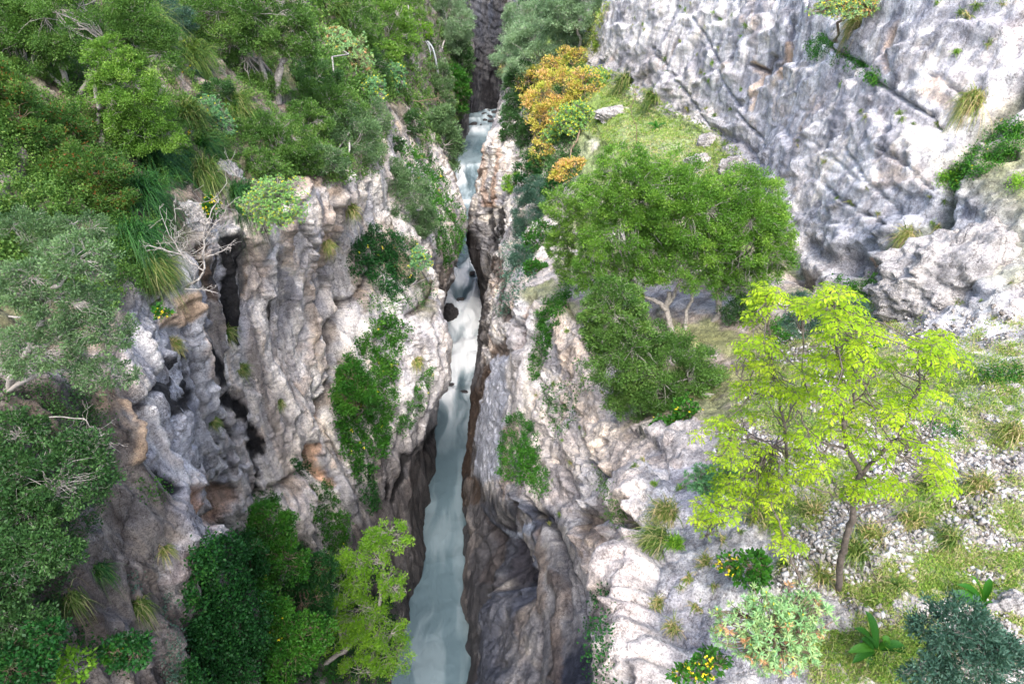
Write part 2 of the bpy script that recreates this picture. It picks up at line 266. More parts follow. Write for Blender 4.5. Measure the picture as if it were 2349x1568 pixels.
R_LINES = [
 ([(1130,1000),(1160,900),(1200,820)], (3,3), (.15,.14,.14), .55, -.2),
 ([(1240,900),(1260,1000),(1300,1100),(1340,1180)], (3,4), (.15,.14,.14), .55, -.35),
 ([(1200,1140),(1280,1230),(1330,1340),(1350,1460)], (4,4), (.02,.022,.03), .55, -.3),
 ([(1160,1140),(1250,1180),(1300,1260),(1330,1400)], (3,3), (.02,.022,.03), .55, -.25),
 ([(1590,40),(1650,140),(1700,260),(1760,380)], (2.5,2), (.15,.14,.14), .55, -.2),
 ([(1490,110),(1560,190),(1640,300)], (2.5,2), (.15,.14,.14), .55, -.2),
 ([(1880,420),(1960,480),(2040,520)], (2.5,2), (.15,.14,.14), .55, -.2),
 ([(2000,330),(2080,380),(2150,450)], (2,2), (.15,.14,.14), .55, -.18),
 ([(1300,700),(1340,800),(1390,880),(1420,980)], (3,3), (.15,.14,.14), .55, -.25),
 ([(1120,850),(1100,900),(1078,960),(1070,1050),(1078,1150)], (20,12), UMBER, .9, -.1),
 ([(1170,760),(1150,800),(1120,860)], (9,12), UMBER, .85, -.2),
 ([(1220,690),(1200,760),(1190,800)], (7,5), (.22,.15,.11), .8, -.5),
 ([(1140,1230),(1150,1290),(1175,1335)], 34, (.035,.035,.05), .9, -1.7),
 ([(1180,1130),(1225,1200),(1222,1300),(1190,1350),(1140,1365)], 7, (.085,.10,.13), .7, .5),
 ([(1110,1160),(1125,1230),(1120,1340)], 5, (.075,.085,.11), .6, .3),
 ([(1260,1190),(1300,1300),(1310,1420)], 6, (.05,.05,.06), .6, -.3),
 ([(1230,1350),(1240,1450),(1230,1568)], 8, (.06,.055,.06), .6, -.3),
 ([(1290,1330),(1300,1450),(1290,1568)], 14, (.10,.075,.06), .6, .2),
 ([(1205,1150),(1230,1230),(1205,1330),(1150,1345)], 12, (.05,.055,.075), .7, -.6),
 ([(1130,1220),(1180,1225),(1215,1200)], 9, (.17,.20,.25), .8, .1),
 ([(1240,1230),(1255,1300),(1250,1390)], 16, (.12,.09,.07), .6, .2),
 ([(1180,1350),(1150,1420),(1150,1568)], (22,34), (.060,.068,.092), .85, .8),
 ([(1118,1330),(1100,1450),(1098,1568)], 9, (.05,.045,.05), .6, -.3),
 ([(1075,1100),(1085,1250),(1070,1350),(1075,1420)], 7, (.22,.20,.19), .6, .25),
 ([(1100,1150),(1110,1250),(1100,1330)], 6, (.07,.06,.06), .6, -.3),
 ([(1150,830),(1140,900),(1120,1000),(1120,1080)], (18,30), (.40,.43,.50), .85, .25),
 ([(1180,760),(1200,850),(1190,950)], 12, (.50,.48,.48), .6, .2),
 ([(1330,1010),(1400,1110),(1440,1200)], (5,14), (.05,.035,.025), .75, -.9),
 ([(1400,1100),(1380,1180),(1330,1190)], 16, UMBER, .6, -.6),
 ([(1425,1230),(1405,1320),(1415,1420),(1420,1568)], 24, (.035,.03,.025), .9, -1.6),
 ([(1330,1180),(1400,1260),(1410,1330)], 12, (.10,.075,.06), .6, -.4),
 ([(1380,1230),(1400,1290)], 14, (.50,.40,.33), .8, .25),
 ([(1280,700),(1300,800),(1330,900),(1370,1000),(1420,1100),(1450,1200)], (12,9), CREAM, .5, .2),
 ([(1250,700),(1230,780),(1215,860)], 12, OLIVE, .5, -.55),
 ([(1115,470),(1125,520),(1140,570)], 7, BLACK, .8, -.3),
 ([(1140,480),(1148,540)], 8, BLACK, .9, -.4),
 ([(1100,330),(1105,400),(1110,470)], 7, (.42,.28,.19), .6, .1),
 ([(1140,340),(1130,420),(1125,470)], 6, (.42,.27,.18), .7, .1),
 ([(1075,540),(1090,600),(1105,680),(1115,780)], (12,16), (.04,.035,.035), .85, .1),
 ([(1140,600),(1150,660),(1150,720)], 14, (.08,.055,.04), .8, -.3),
 ([(1875,82),(1920,120),(1960,140),(2000,185),(2030,198),(2070,235),(2125,263),(2150,290)], (6,2), (.10,.09,.07), .6, -.3),
 ([(2120,165),(2150,172),(2180,200),(2230,225)], 3, (.12,.10,.09), .5, -.2),
 ([(2349,190),(2280,260),(2200,330),(2165,420),(2120,500),(2060,560),(1960,640)], 18, OLIVE, .6, -.7),
 ([(1800,100),(1788,140),(1783,175)], (8,5), (.60,.42,.27), .75, -.1),
 ([(1800,20),(1810,60),(1802,100)], 5, (.18,.18,.20), .7, -.2),
 ([(1727,150),(1735,170),(1725,210),(1720,250)], (10,5), (.62,.45,.30), .6, -.1),
 ([(1760,130),(1745,165),(1720,150)], 5, (.10,.09,.09), .8, -.3),
 ([(2050,70),(2030,110),(2035,160)], 8, (.55,.38,.25), .5, -.15),
 ([(2140,190),(2110,210),(2150,225)], 16, (.58,.45,.34), .55, .0),
 ([(1985,585),(1978,620)], 6, (.60,.36,.24), .7, -.1), ([(2020,580),(2000,630)], 8, (.55,.36,.25), .6, -.1),
 ([(1500,230),(1530,180),(1560,120),(1600,60)], 8, (.66,.64,.64), .6, .35),
 ([(1600,230),(1540,260)], 8, GREY, .4, .2),
 ([(1850,560),(1900,590),(1960,600)], 22, (.13,.13,.14), .6, -.4),
 ([(1860,640),(1800,600),(1790,540)], 16, (.14,.13,.13), .55, -.3),
 ([(1640,300),(1700,330),(1750,420),(1800,560),(1850,660)], 9, (.25,.24,.25), .4, -.3),
 ([(1930,340),(2000,430),(2060,500)], 3, (.2,.2,.2), .3, -.12),
 ([(1830,300),(1900,360),(1960,410)], 3, (.3,.3,.3), .3, -.1),
]
R_POLYS = [
 ([(1110,1130),(1190,1140),(1290,1190),(1330,1280),(1370,1420),(1370,1620),(1075,1620),(1060,1300),(1090,1150)], 30, (.026,.031,.046), .98, .0),  # lower right hollow: wet rock, its shade darkened into the colour too
 ([(1060,860),(1110,840),(1110,1000),(1100,1568),(1060,1568)], 14, (.09,.088,.095), .75, .0),
 ([(1180,700),(1230,660),(1260,680),(1230,760),(1200,760)], 9, (.62,.62,.64), .85, .2),
 ([(1290,690),(1340,660),(1400,850),(1490,1000),(1480,1200),(1420,1130),(1340,980),(1290,800)], 22, CREAM, .62, .1),
 ([(1180,950),(1280,900),(1340,1050),(1320,1180),(1200,1130)], 26, (.46,.38,.33), .45, .0),
 ([(1415,1240),(1470,1210),(1500,1330),(1490,1440),(1440,1390)], 9, (.52,.45,.40), .7, .7),
 ([(1450,1440),(1500,1410),(1580,1500),(1560,1600),(1450,1600)], 9, (.50,.42,.36), .7, .6),
 ([(1405,165),(1440,110),(1490,100),(1510,180),(1490,215),(1450,200)], 9, (.20,.20,.22), .75, -.1),
 ([(1640,200),(1740,180),(1830,260),(1840,400),(1760,420),(1660,300)], 30, (.34,.35,.39), .6, .0),
 ([(1840,470),(1990,420),(2150,400),(2190,440),(2080,560),(1900,640),(1840,600)], 25, (.26,.28,.32), .6, .0),
 ([(1960,150),(2110,270),(2000,330),(1850,250)], 22, (.36,.35,.37), .5, .0),
 ([(2170,60),(2349,20),(2349,180),(2250,230),(2160,180)], 22, (.33,.32,.34), .6, .0),
 ([(1480,640),(1720,600),(1900,700),(1800,1000),(1640,1040),(1500,960),(1440,760)], 26, (.13,.095,.07), .8, .0),
 ([(1160,60),(1340,60),(1345,260),(1330,330),(1280,470),(1230,480),(1180,300)], 22, (.10,.09,.05), .7, .0),
 ([(1480,1100),(1700,1080),(1760,1350),(1600,1450),(1500,1300)], 26, (.36,.34,.35), .5, .0),
]
def relief(P, N, side):
    """cliff texture in metres + rock colour per vertex"""
    X, Y, Z = P[..., 0], P[..., 1], P[..., 2]
    u, v, t = project(X, Y, Z)
    zw, aw = (11, .9) if side == 'L' else (4.5, 1.1)
    wx = fbm(X/2.6, Y/2.6, Z/zw, 3) * aw; wy = fbm(X/2.6+31, Y/2.6, Z/zw, 3) * aw
    flat = np.clip(N[..., 2], 0, 1)
    rough = fbm(X/5.5, Y/5.5, Z/7, 3) * 1.0
    n0 = fbm(X/4+9, Y/4, Z/4, 2)
    if side == 'L':
        fl = ridged((X+wx)/2.3, (Y+wy)/2.3, (Z+wy*.8)/15, 4) - .55
        fine = fbm((X+wx*.5)/.55, (Y+wy*.5)/.55, Z/5.5, 3)
        fl2 = ridged((X+wx*.7)/.95, (Y+wy*.7)/.95, (Z+wx)/8, 3) - .5
        d = rough * .5 + fl * .78 + fl2 * .32 + fine * .13
    elif side == 'R':
        fl = ridged((X+wx)/2.8, (Y+wy)/2.8, (Z+.35*Y)/4, 4) - .55
        fine = fbm((X+wx*.4)/.6, (Y+wy*.4)/.6, (Z+.3*Y)/1.3, 3)
        d = rough * .6 + fl * .38 + fine * .13
    else:
        s = Z*.8 + X*.55 + wx*.8
        k = s/1.1 + fbm(X/3, Y/3, Z/3, 2); st = np.floor(k) + sstep(.55, 1, k - np.floor(k))
        d = rough * .8 + (st - k) * .3 + fbm(X/.8, Y/.8, Z/.5, 3) * .15
        fl = rough; fine = rough
    for k_, (dx_, dy_, dz_, L_, A_) in enumerate(((.25,.35,1,1.9,.30),(-.8,.6,.5,1.3,.16),(.5,-.3,.9,.62,.09)) if side == 'R' else ((.9,-.5,.16,1.7,.24),(.6,.8,.12,1.1,.18),(.3,.4,.9,2.6,.03))):
        s_ = (X*dx_ + Y*dy_ + Z*dz_) / L_ + fbm(X/1.9+k_*9, Y/1.9, Z/2.6, 3) * 1.7
        fr = s_ - np.floor(s_); cell = vnoise(np.floor(s_)*7.7+k_, X/3, Z/3)
        d = d + A_ * (fr * (1 - sstep(.86, 1, fr)) - .4) * sstep(-.45, .35, cell + .5*n0)
    # blocky ledges: quantised noise
    q = fbm((X+wx*.3)/1.7+5, (Y+wy*.3)/1.7, Z/(8 if side == 'L' else 1.7), 3) * 5
    st = np.floor(q) + sstep(.55, 1, q - np.floor(q)); d = d + (st - q) * (.085 if side != 'R' else .05)
    rg_ = ridged((X+wx*.3)/.75, (Y+wy*.3)/.75, Z/(8 if side == 'L' else 1.6)+3, 4, .6) - .5
    jx, jy, jz = X + wx*.35, Y + wy*.35, Z + wx*.3
    if side == 'L': f1 = facets(jx/1.3, jy/1.5, jz/7); f2 = facets((jx+.2*Z)/.55, jy/.6, (jz+.3*Y)/3.5, 9); f3 = facets(jx/.22, jy/.22, jz/.5, 5)
    else: f1 = facets((jx+.3*Z)/1.6, (jy+.5*Z)/2.4, (jz+.5*Y)/1.4); f2 = facets((jx-.3*Z)/.6, (jy-.4*Z)/.8, (jz+.4*Y)/.55, 9); f3 = facets(jx/.22, jy/.25, jz/.2, 5)
    if side == 'R':
        hol, _ = poly_dist(u, v, [(1110,1130),(1190,1140),(1290,1190),(1330,1280),(1370,1420),(1370,1800),(1060,1800),(1060,1300),(1090,1150)], True)
        blu, _ = poly_dist(u, v, [(1190,780),(1222,850),(1205,1000),(1140,1150),(1075,1150),(1080,1000),(1115,880)], True)
        calm = (1 - .8*sstep(25, -25, hol)) * (1 - .65*sstep(14, -14, blu)); up_ = sstep(-12.5, -10.5, Z)*sstep(15, 19, Y)
        f1 = f1*(.7-.35*up_); f2 = f2*(.7-.45*up_)
        d = rough*.6 + (d - rough*.6) * (.75 - .55*up_)
    else: calm = 1; up_ = 0; f1 = f1*.45; f2 = f2*.45
    d = d + f1*.26 + f2*.13 + f3*.045
    if side == 'R': # long planes stepping down across the face, broken along diagonal joints
        for L_, A_, k_ in ((3.6,.40,0),(1.4,.09,5)):
            s_ = (X*.1 + Y*.62 + Z*.95) / L_ + fbm(X/4+k_*9, Y/4, Z/4, 4, .6) * 1.1; fr = s_ - np.floor(s_)
            d = d + (.25 + .75*up_) * A_ * (fr*(1 - sstep(.93, 1, fr)) - .4)
    d = d * calm
    upq = 1 - .65*up_ if side == 'R' else 1
    d = d + rg_ * .10 * upq * calm + fbm(X/.33, Y/.33, Z/.33, 3) * .05 + fbm(X/.12, Y/.12, Z/.12, 2) * .022 * (t < 45)
    if side == 'L': d = d + (ridged((X+wx*.5)/.42, (Y+wy*.5)/.42, Z/5.5, 3) - .5)*.16*(1-up_)
    lowwall = sstep(-26.5, -31, Z)                    # water-polished: smooth long flutes
    pol = ridged((X+wx*.6)/1.6, (Y+wy*.9)/2.4+Z*.06, (Z+wy)/6, 3) - .55
    d = d * (1 - .72*lowwall) + pol * .55 * lowwall
    d = np.where(flat > .8, d * .55, d)
    # colour
    T = np.empty(P.shape, np.float32); T[:] = PALE
    def mix(col, m):
        m = np.clip(m, 0, 1)[..., None]; T[:] = T * (1 - m) + np.array(col, np.float32) * m
    n1 = fbm(X/3.1+40, Y/3.1, Z/4.6, 4); n2 = fbm((X+wx)/.9, (Y+wy)/.9, Z/5.5+9, 4); n3 = fbm(X/1.3, Y/1.3+70, Z/1.3, 4)
    if side == 'R': gm = fbm((X+.5*Z)/3.6, (Y+.6*Z)/4.6, (Z+.5*Y)/2.4+20, 7, .62)
    else: gm = fbm((X+wx)/1.5, (Y+wy)/1.5, (Z+.3*Y)/6+20, 7, .66)
    mix(GREY, sstep(.0, .35, n1) * .75); mix((.30,.31,.35), sstep(.02, .10, gm + f1*.10) * (.28 if side == 'L' else .6)); mix((.66,.64,.62), sstep(-.06, -.16, gm + f2*.08) * .6); mix((.20,.20,.22), sstep(.15, .24, gm + f2*.06) * .6); mix((.60,.58,.56), sstep(.0, .3, -n2) * .5)
    mix(TAN, sstep(.16, .42, n3 + .35*n1) * .38); mix(GREY, sstep(.18, .32, fbm(X/.5, Y/.5, Z/.7+33, 3)) * .5)
    if side == 'R':
        sk = fbm((X+wx*.5)/.5, (Y+wy*.5)/.5, Z/4.5+4, 4, .6); upm = sstep(-12.5, -10.5, Z)
        mix((.25,.26,.30), sstep(.05, .2, sk) * .55 * upm); mix((.72,.71,.70), sstep(-.04, -.18, sk) * .6 * upm)
    if side == 'L':
        sk = fbm((X+wx*.5)/.34, (Y+wy*.5)/.34, (Z+wy)/5.5+4, 4, .6); sk2 = fbm((X+wx)/.8, (Y+wy)/.8, Z/9+14, 4, .6)
        mix((.27,.28,.32), sstep(.06, .2, sk) * .55); mix((.68,.66,.62), sstep(-.06, -.2, sk) * .5); mix((.50,.38,.27), sstep(.1, .25, sk2) * .4); mix((.10,.095,.09), sstep(.22, .32, sk2 + .3*sk) * .6)
        mix(BROWN, sstep(14.5, 9, Y) * .5)
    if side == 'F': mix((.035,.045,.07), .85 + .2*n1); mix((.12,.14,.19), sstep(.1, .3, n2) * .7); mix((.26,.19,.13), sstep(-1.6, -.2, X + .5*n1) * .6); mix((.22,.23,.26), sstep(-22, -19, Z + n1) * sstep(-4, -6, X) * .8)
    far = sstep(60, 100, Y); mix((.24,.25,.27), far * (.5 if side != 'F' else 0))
    wn_ = 1.0 / np.maximum(t, 3) * F
    eu = fbm(X/.45, Y/.45, Z/.8+50, 3) * .30 * wn_; ev = fbm(X/.45+80, Y/.45, Z/1.2, 3) * .45 * wn_
    big = fbm(X/1.6+80, Y/1.6, Z/2.4, 2) * .25 * wn_
    eu = np.clip(eu + big, -16, 16); ev = np.clip(ev + big, -20, 20)
    band = ridged((X*1.2+wx)/1.1, (Y*.35+wy)/1.3, (Z*.35+Y*.1)/1.0, 3)
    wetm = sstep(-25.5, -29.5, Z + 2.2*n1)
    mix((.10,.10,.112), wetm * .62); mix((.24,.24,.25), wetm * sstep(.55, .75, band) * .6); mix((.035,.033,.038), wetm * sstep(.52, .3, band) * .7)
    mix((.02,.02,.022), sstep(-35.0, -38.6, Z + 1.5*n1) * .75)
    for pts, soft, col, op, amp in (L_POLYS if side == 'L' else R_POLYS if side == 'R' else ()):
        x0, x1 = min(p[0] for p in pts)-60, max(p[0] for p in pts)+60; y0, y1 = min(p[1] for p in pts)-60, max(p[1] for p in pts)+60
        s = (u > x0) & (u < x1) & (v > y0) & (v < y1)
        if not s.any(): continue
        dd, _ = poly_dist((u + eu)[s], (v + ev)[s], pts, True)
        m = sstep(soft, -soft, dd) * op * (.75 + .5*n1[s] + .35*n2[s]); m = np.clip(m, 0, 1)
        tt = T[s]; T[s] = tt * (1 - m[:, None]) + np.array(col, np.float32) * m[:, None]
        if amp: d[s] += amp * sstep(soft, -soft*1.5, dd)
    for pts, w, col, op, amp in (L_LINES if side == 'L' else R_LINES if side == 'R' else ()):
        w0, w1 = w if isinstance(w, tuple) else (w, w); W = max(w0, w1) * 2.2 + 20
        x0, x1 = min(p[0] for p in pts)-W, max(p[0] for p in pts)+W; y0, y1 = min(p[1] for p in pts)-W, max(p[1] for p in pts)+W
        s = (u > x0) & (u < x1) & (v > y0) & (v < y1)
        if not s.any(): continue
        k = min(1.0, max(w0, w1) / 14.0)
        dd, run = poly_dist((u + eu*k)[s], (v + ev*k*.6)[s], pts); ww = (w0 + (w1 - w0) * run) * (1 + .28*n2[s] + .22*n3[s])
        m = sstep(ww * 1.2, ww * .72, dd) * op
        tt = T[s]; T[s] = tt * (1 - m[:, None]) + np.array(col, np.float32) * m[:, None]
        if amp: d[s] += amp * np.exp(-(dd / np.maximum(ww*1.1, 1))**2)
    if side == 'L': T *= 1.02
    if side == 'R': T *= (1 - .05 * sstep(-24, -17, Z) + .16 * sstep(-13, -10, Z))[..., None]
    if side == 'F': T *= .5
    # soil and turf where it lies flat enough
    fl_ = sstep(.45, .75, flat + .25*n3)
    if side == 'L': mix(SOIL, fl_ * .8); mix(MOSS, fl_ * sstep(-.1, .2, n1) * .6)
    if side == 'R':
        lip, _ = poly_dist(u + eu, v + ev, [(1440,1000),(1560,1060),(1640,1060),(1700,1150),(1800,1260),(1780,1400),(1860,1568),(1860,1700),(1380,1700),(1400,1200)], True)
        lip2, _ = poly_dist(u + eu, v + ev, [(2060,640),(2349,660),(2349,840),(2200,860),(2100,760),(2000,720)], True)
        g = fl_ * sstep(-17, -15.6, Z) * (1 - .85*sstep(30, -30, lip)) * (1 - .8*sstep(30, -30, lip2))
        mix((.24,.20,.165), g * .65); mix((.42,.40,.38), g * sstep(.08, .25, n3) * .7)
        mix((.16,.20,.05), g * sstep(-.1, .2, -n3 + .3*n1) * .6 )
        mix((.17,.27,.05), g * sstep(30, 40, Y) * .75)
    return d, T

# ------------------------------------------------------------------ rock material
def nodes(name):
    m = bpy.data.materials.new(name); m.use_nodes = True; nt = m.node_tree
    return m, nt.nodes, nt.links, nt.nodes['Principled BSDF']
def N(nt, kind, **kw):
    n = nt.new(kind)
    for k, val in kw.items():
        if k in n.inputs: n.inputs[k].default_value = val
        else: setattr(n, k, val)
    return n
def ramp(n, stops):
    r = n.new('ShaderNodeValToRGB'); e = r.color_ramp.elements
    while len(e) < len(stops): e.new(0.5)
    for k, (p, c) in enumerate(stops): e[k].position = p; e[k].color = tuple(c) + (1,) if len(c) == 3 else c
    return r
def rock_material(name, tint=True, col=(.5,.5,.5), rough=.9, spec=.2, bump=.42, scale=1.0):
    m, n, l, b = nodes(name)
    tc = n.new('ShaderNodeTexCoord'); src = tc.outputs['Object']
    if tint:
        at = N(n, 'ShaderNodeAttribute', attribute_name='tint'); base = at.outputs['Color']
    else:
        rgb = n.new('ShaderNodeRGB'); rgb.outputs[0].default_value = tuple(col) + (1,); base = rgb.outputs[0]
    mp = n.new('ShaderNodeMapping'); mp.inputs['Scale'].default_value = (1, 1, .28); l.new(src, mp.inputs['Vector'])
    a = N(n, 'ShaderNodeTexNoise', Scale=2.2*scale, Detail=5.0, Roughness=.62); l.new(mp.outputs[0], a.inputs['Vector'])
    c = N(n, 'ShaderNodeTexNoise', Scale=11.0*scale, Detail=6.0, Roughness=.8); l.new(src, c.inputs['Vector'])
    mp2 = n.new('ShaderNodeMapping'); mp2.inputs['Scale'].default_value = (1, 1, .45); mp2.inputs['Rotation'].default_value = (.35, .25, 0); l.new(src, mp2.inputs['Vector'])
    ck = N(n, 'ShaderNodeTexNoise', Scale=.9*scale, Detail=7.0, Roughness=.62); l.new(mp2.outputs[0], ck.inputs['Vector'])
    c1 = N(n, 'ShaderNodeMath', operation='SUBTRACT'); l.new(ck.outputs['Fac'], c1.inputs[0]); c1.inputs[1].default_value = .5
    c2 = N(n, 'ShaderNodeMath', operation='ABSOLUTE'); l.new(c1.outputs[0], c2.inputs[0])
    sp = N(n, 'ShaderNodeTexNoise', Scale=34.0*scale, Detail=3.0, Roughness=.7); l.new(src, sp.inputs['Vector'])
    # value variation
    r1 = ramp(n, [(.30, (.42,.42,.45)), (.46, (.86,.86,.88)), (.56, (1.12,1.10,1.08)), (.72, (1.5,1.45,1.4))]); l.new(a.outputs['Fac'], r1.inputs[0])
    r2 = ramp(n, [(.34, (.22,.20,.20)), (.44, (.80,.79,.80)), (.56, (1.08,1.08,1.08)), (.66, (1.6,1.6,1.6))]); l.new(c.outputs['Fac'], r2.inputs[0])
    m1 = N(n, 'ShaderNodeMix', data_type='RGBA', blend_type='MULTIPLY'); m1.inputs[0].default_value = .85; l.new(base, m1.inputs[6]); l.new(r1.outputs[0], m1.inputs[7])
    m2 = N(n, 'ShaderNodeMix', data_type='RGBA', blend_type='MULTIPLY'); m2.inputs[0].default_value = .8; l.new(m1.outputs[2], m2.inputs[6]); l.new(r2.outputs[0], m2.inputs[7])
    r3 = ramp(n, [(.0, (.22,.20,.19)), (.007, (1,1,1))]); l.new(c2.outputs[0], r3.inputs[0])
    m3 = N(n, 'ShaderNodeMix', data_type='RGBA', blend_type='MULTIPLY'); m3.inputs[0].default_value = .75; l.new(m2.outputs[2], m3.inputs[6]); l.new(r3.outputs[0], m3.inputs[7])
    r5 = ramp(n, [(.36, (.45,.43,.43)), (.47, (.96,.96,.96)), (.62, (1.25,1.25,1.25))]); l.new(sp.outputs['Fac'], r5.inputs[0])
    m4 = N(n, 'ShaderNodeMix', data_type='RGBA', blend_type='MULTIPLY'); m4.inputs[0].default_value = .8; l.new(m3.outputs[2], m4.inputs[6]); l.new(r5.outputs[0], m4.inputs[7])
    l.new(m4.outputs[2], b.inputs['Base Color'])
    b.inputs['Roughness'].default_value = rough; b.inputs['Specular IOR Level'].default_value = spec
    d = N(n, 'ShaderNodeTexNoise', Scale=5.0*scale, Detail=6.0, Roughness=.72); l.new(src, d.inputs['Vector'])
    ad = N(n, 'ShaderNodeMath', operation='ADD'); l.new(d.outputs['Fac'], ad.inputs[0])
    r4 = ramp(n, [(.0, (0,0,0)), (.02, (.5,.5,.5))]); l.new(c2.outputs[0], r4.inputs[0]); l.new(r4.outputs[0], ad.inputs[1])
    ad2 = N(n, 'ShaderNodeMath', operation='ADD'); l.new(ad.outputs[0], ad2.inputs[0]); l.new(a.outputs['Fac'], ad2.inputs[1])
    bp = N(n, 'ShaderNodeBump', Strength=bump, Distance=.30/scale); l.new(ad2.outputs[0], bp.inputs['Height']); l.new(bp.outputs[0], b.inputs['Normal'])
    return m
M_ROCK = rock_material('limestone')
M_BOULDER = rock_material('weathered_boulder', tint=False, col=(.40,.385,.37), scale=1.1, bump=.6)
M_WET = rock_material('wet_boulder', tint=False, col=(.045,.042,.045), rough=.35, spec=.5)

# ------------------------------------------------------------------ build the walls
BV = {}
def wall(name, P, side, flip, fflip):
    Nn = normals(P, flip); d, T = relief(P, Nn, side); P2 = P + Nn * d[..., None]
    ny, nt = P.shape[:2]
    tint = np.concatenate([np.clip(T, .01, .9).reshape(-1, 3), np.ones((ny*nt, 1), np.float32)], 1)
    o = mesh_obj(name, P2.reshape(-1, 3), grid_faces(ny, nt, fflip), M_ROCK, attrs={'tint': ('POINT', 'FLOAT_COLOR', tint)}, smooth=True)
    tag(o, kind='structure')
    Q = P2[::3, ::3]; f = grid_faces(Q.shape[0], Q.shape[1], fflip)
    BV[side] = BVHTree.FromPolygons(Q.reshape(-1, 3).tolist(), f.tolist())
    return o
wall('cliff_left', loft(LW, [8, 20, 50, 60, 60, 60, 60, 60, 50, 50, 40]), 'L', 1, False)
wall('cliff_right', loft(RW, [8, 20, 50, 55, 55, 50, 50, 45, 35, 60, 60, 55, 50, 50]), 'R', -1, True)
# the bend upstream closes the view
ny, nt = 260, 320
aa = np.linspace(0, 1, ny)[:, None]; bb = np.linspace(0, 1, nt)[None]
FX = -13 + 20*aa + 0*bb; FZ = -42 + 50*bb + 0*aa
FY = 120.5 + 6*(aa**1.5) + 3.5*np.clip(bb-.35, 0, 1)*6*.5 + 0*bb
FP = np.stack([FX, FY, FZ], -1).astype(np.float32)
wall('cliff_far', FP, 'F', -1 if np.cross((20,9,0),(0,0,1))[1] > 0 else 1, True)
def hit(u, v, which='LRF'):
    """first rock met by the sight line through traced pixel (u, v): point, normal, depth"""
    r = ray(u, v); rn = r.normalized(); best = None
    for s in which:
        h = BV[s].ray_cast(Vector((0, 0, 0)), rn)
        if h[0] is not None and (best is None or h[3] < best[3]): best = h
    if best is None: return None
    p, nn = best[0], best[1]
    if nn.dot(rn) > 0: nn = -nn
    return p, nn, depth_of(p)
print('terrain', round(time.time() - T0, 1))
# ------------------------------------------------------------------ river
def water_z(Y):
    return np.interp(Y, [0, 46, 49, 50, 54, 55, 59, 60.3, 64, 65.2, 69, 70.5, 75, 84, 87, 88.5, 96, 106, 120, 140], [-40, -40, -39.9, -39.5, -39.4, -38.95, -38.85, -38.3, -38.2, -37.75, -37.65, -37.2, -37.15, -37.1, -36.95, -36.3, -36.2, -36.0, -35.6, -35.4])
ys = [8.0]
while ys[-1] < 139: ys.append(ys[-1] + .0035 * (ys[-1] + 8))
ys = np.array(ys); xs = np.linspace(-13, 4, 240)
Yg, Xg = np.meshgrid(ys, xs, indexing='ij')
rap = sstep(45, 52, Yg) * sstep(80, 72, Yg) + .8 * sstep(83, 88, Yg) * sstep(100, 94, Yg) + .35 * sstep(108, 112, Yg)
Zg = water_z(Yg)
n_ = fbm(Xg/1.5, Yg/2.6, 0*Yg, 3)
stp = ridged(Xg/2.8, Yg/3.4, 0*Yg+3, 2)
Zg = Zg + rap * (n_ * .8 + (stp - .6) * 1.3) + (1 - rap) * (fbm(Xg/1.8+Yg*.25, Yg/1.0-Xg*.35, 0*Yg, 3) * .10)
flow = fbm(Xg/.8+fbm(Xg/2, Yg/3, 0*Yg, 2)*1.2, Yg/5.5, 0*Yg+8, 4)
foam = np.clip(rap * (.85 + 1.6*n_ + 1.6*flow + 1.2*(stp-.6)), 0, 1) + sstep(42, 47, Yg)*(1-sstep(47,52,Yg))*np.clip(.35+flow*1.3, 0, 1)*.5 + np.clip(flow*.5+.05, 0, .14)
foam = np.clip(foam, 0, 1)
M_WATER, n, l, b = nodes('river_water')
at = N(n, 'ShaderNodeAttribute', attribute_name='foam')
rp = ramp(n, [(0, (.10,.152,.178)), (.45, (.34,.42,.46)), (1, (.86,.90,.93))]); l.new(at.outputs['Fac'], rp.inputs[0]); l.new(rp.outputs[0], b.inputs['Base Color'])
b.inputs['Roughness'].default_value = .38; b.inputs['Specular IOR Level'].default_value = .35
tc = n.new('ShaderNodeTexCoord'); mp = n.new('ShaderNodeMapping'); mp.inputs['Scale'].default_value = (1.2, .55, 1); mp.inputs['Rotation'].default_value = (0, 0, .5); l.new(tc.outputs['Object'], mp.inputs[0])
ns = N(n, 'ShaderNodeTexNoise', Scale=1.3, Detail=2.0, Distortion=.8); l.new(mp.outputs[0], ns.inputs['Vector'])
bp = N(n, 'ShaderNodeBump', Strength=.25, Distance=.5); l.new(ns.outputs['Fac'], bp.inputs['Height']); l.new(bp.outputs[0], b.inputs['Normal'])
o = mesh_obj('river', np.stack([Xg, Yg, Zg], -1).reshape(-1, 3), grid_faces(len(ys), len(xs), True), M_WATER, attrs={'foam': ('POINT', 'FLOAT', foam)}, smooth=True)
tag(o, kind='structure')
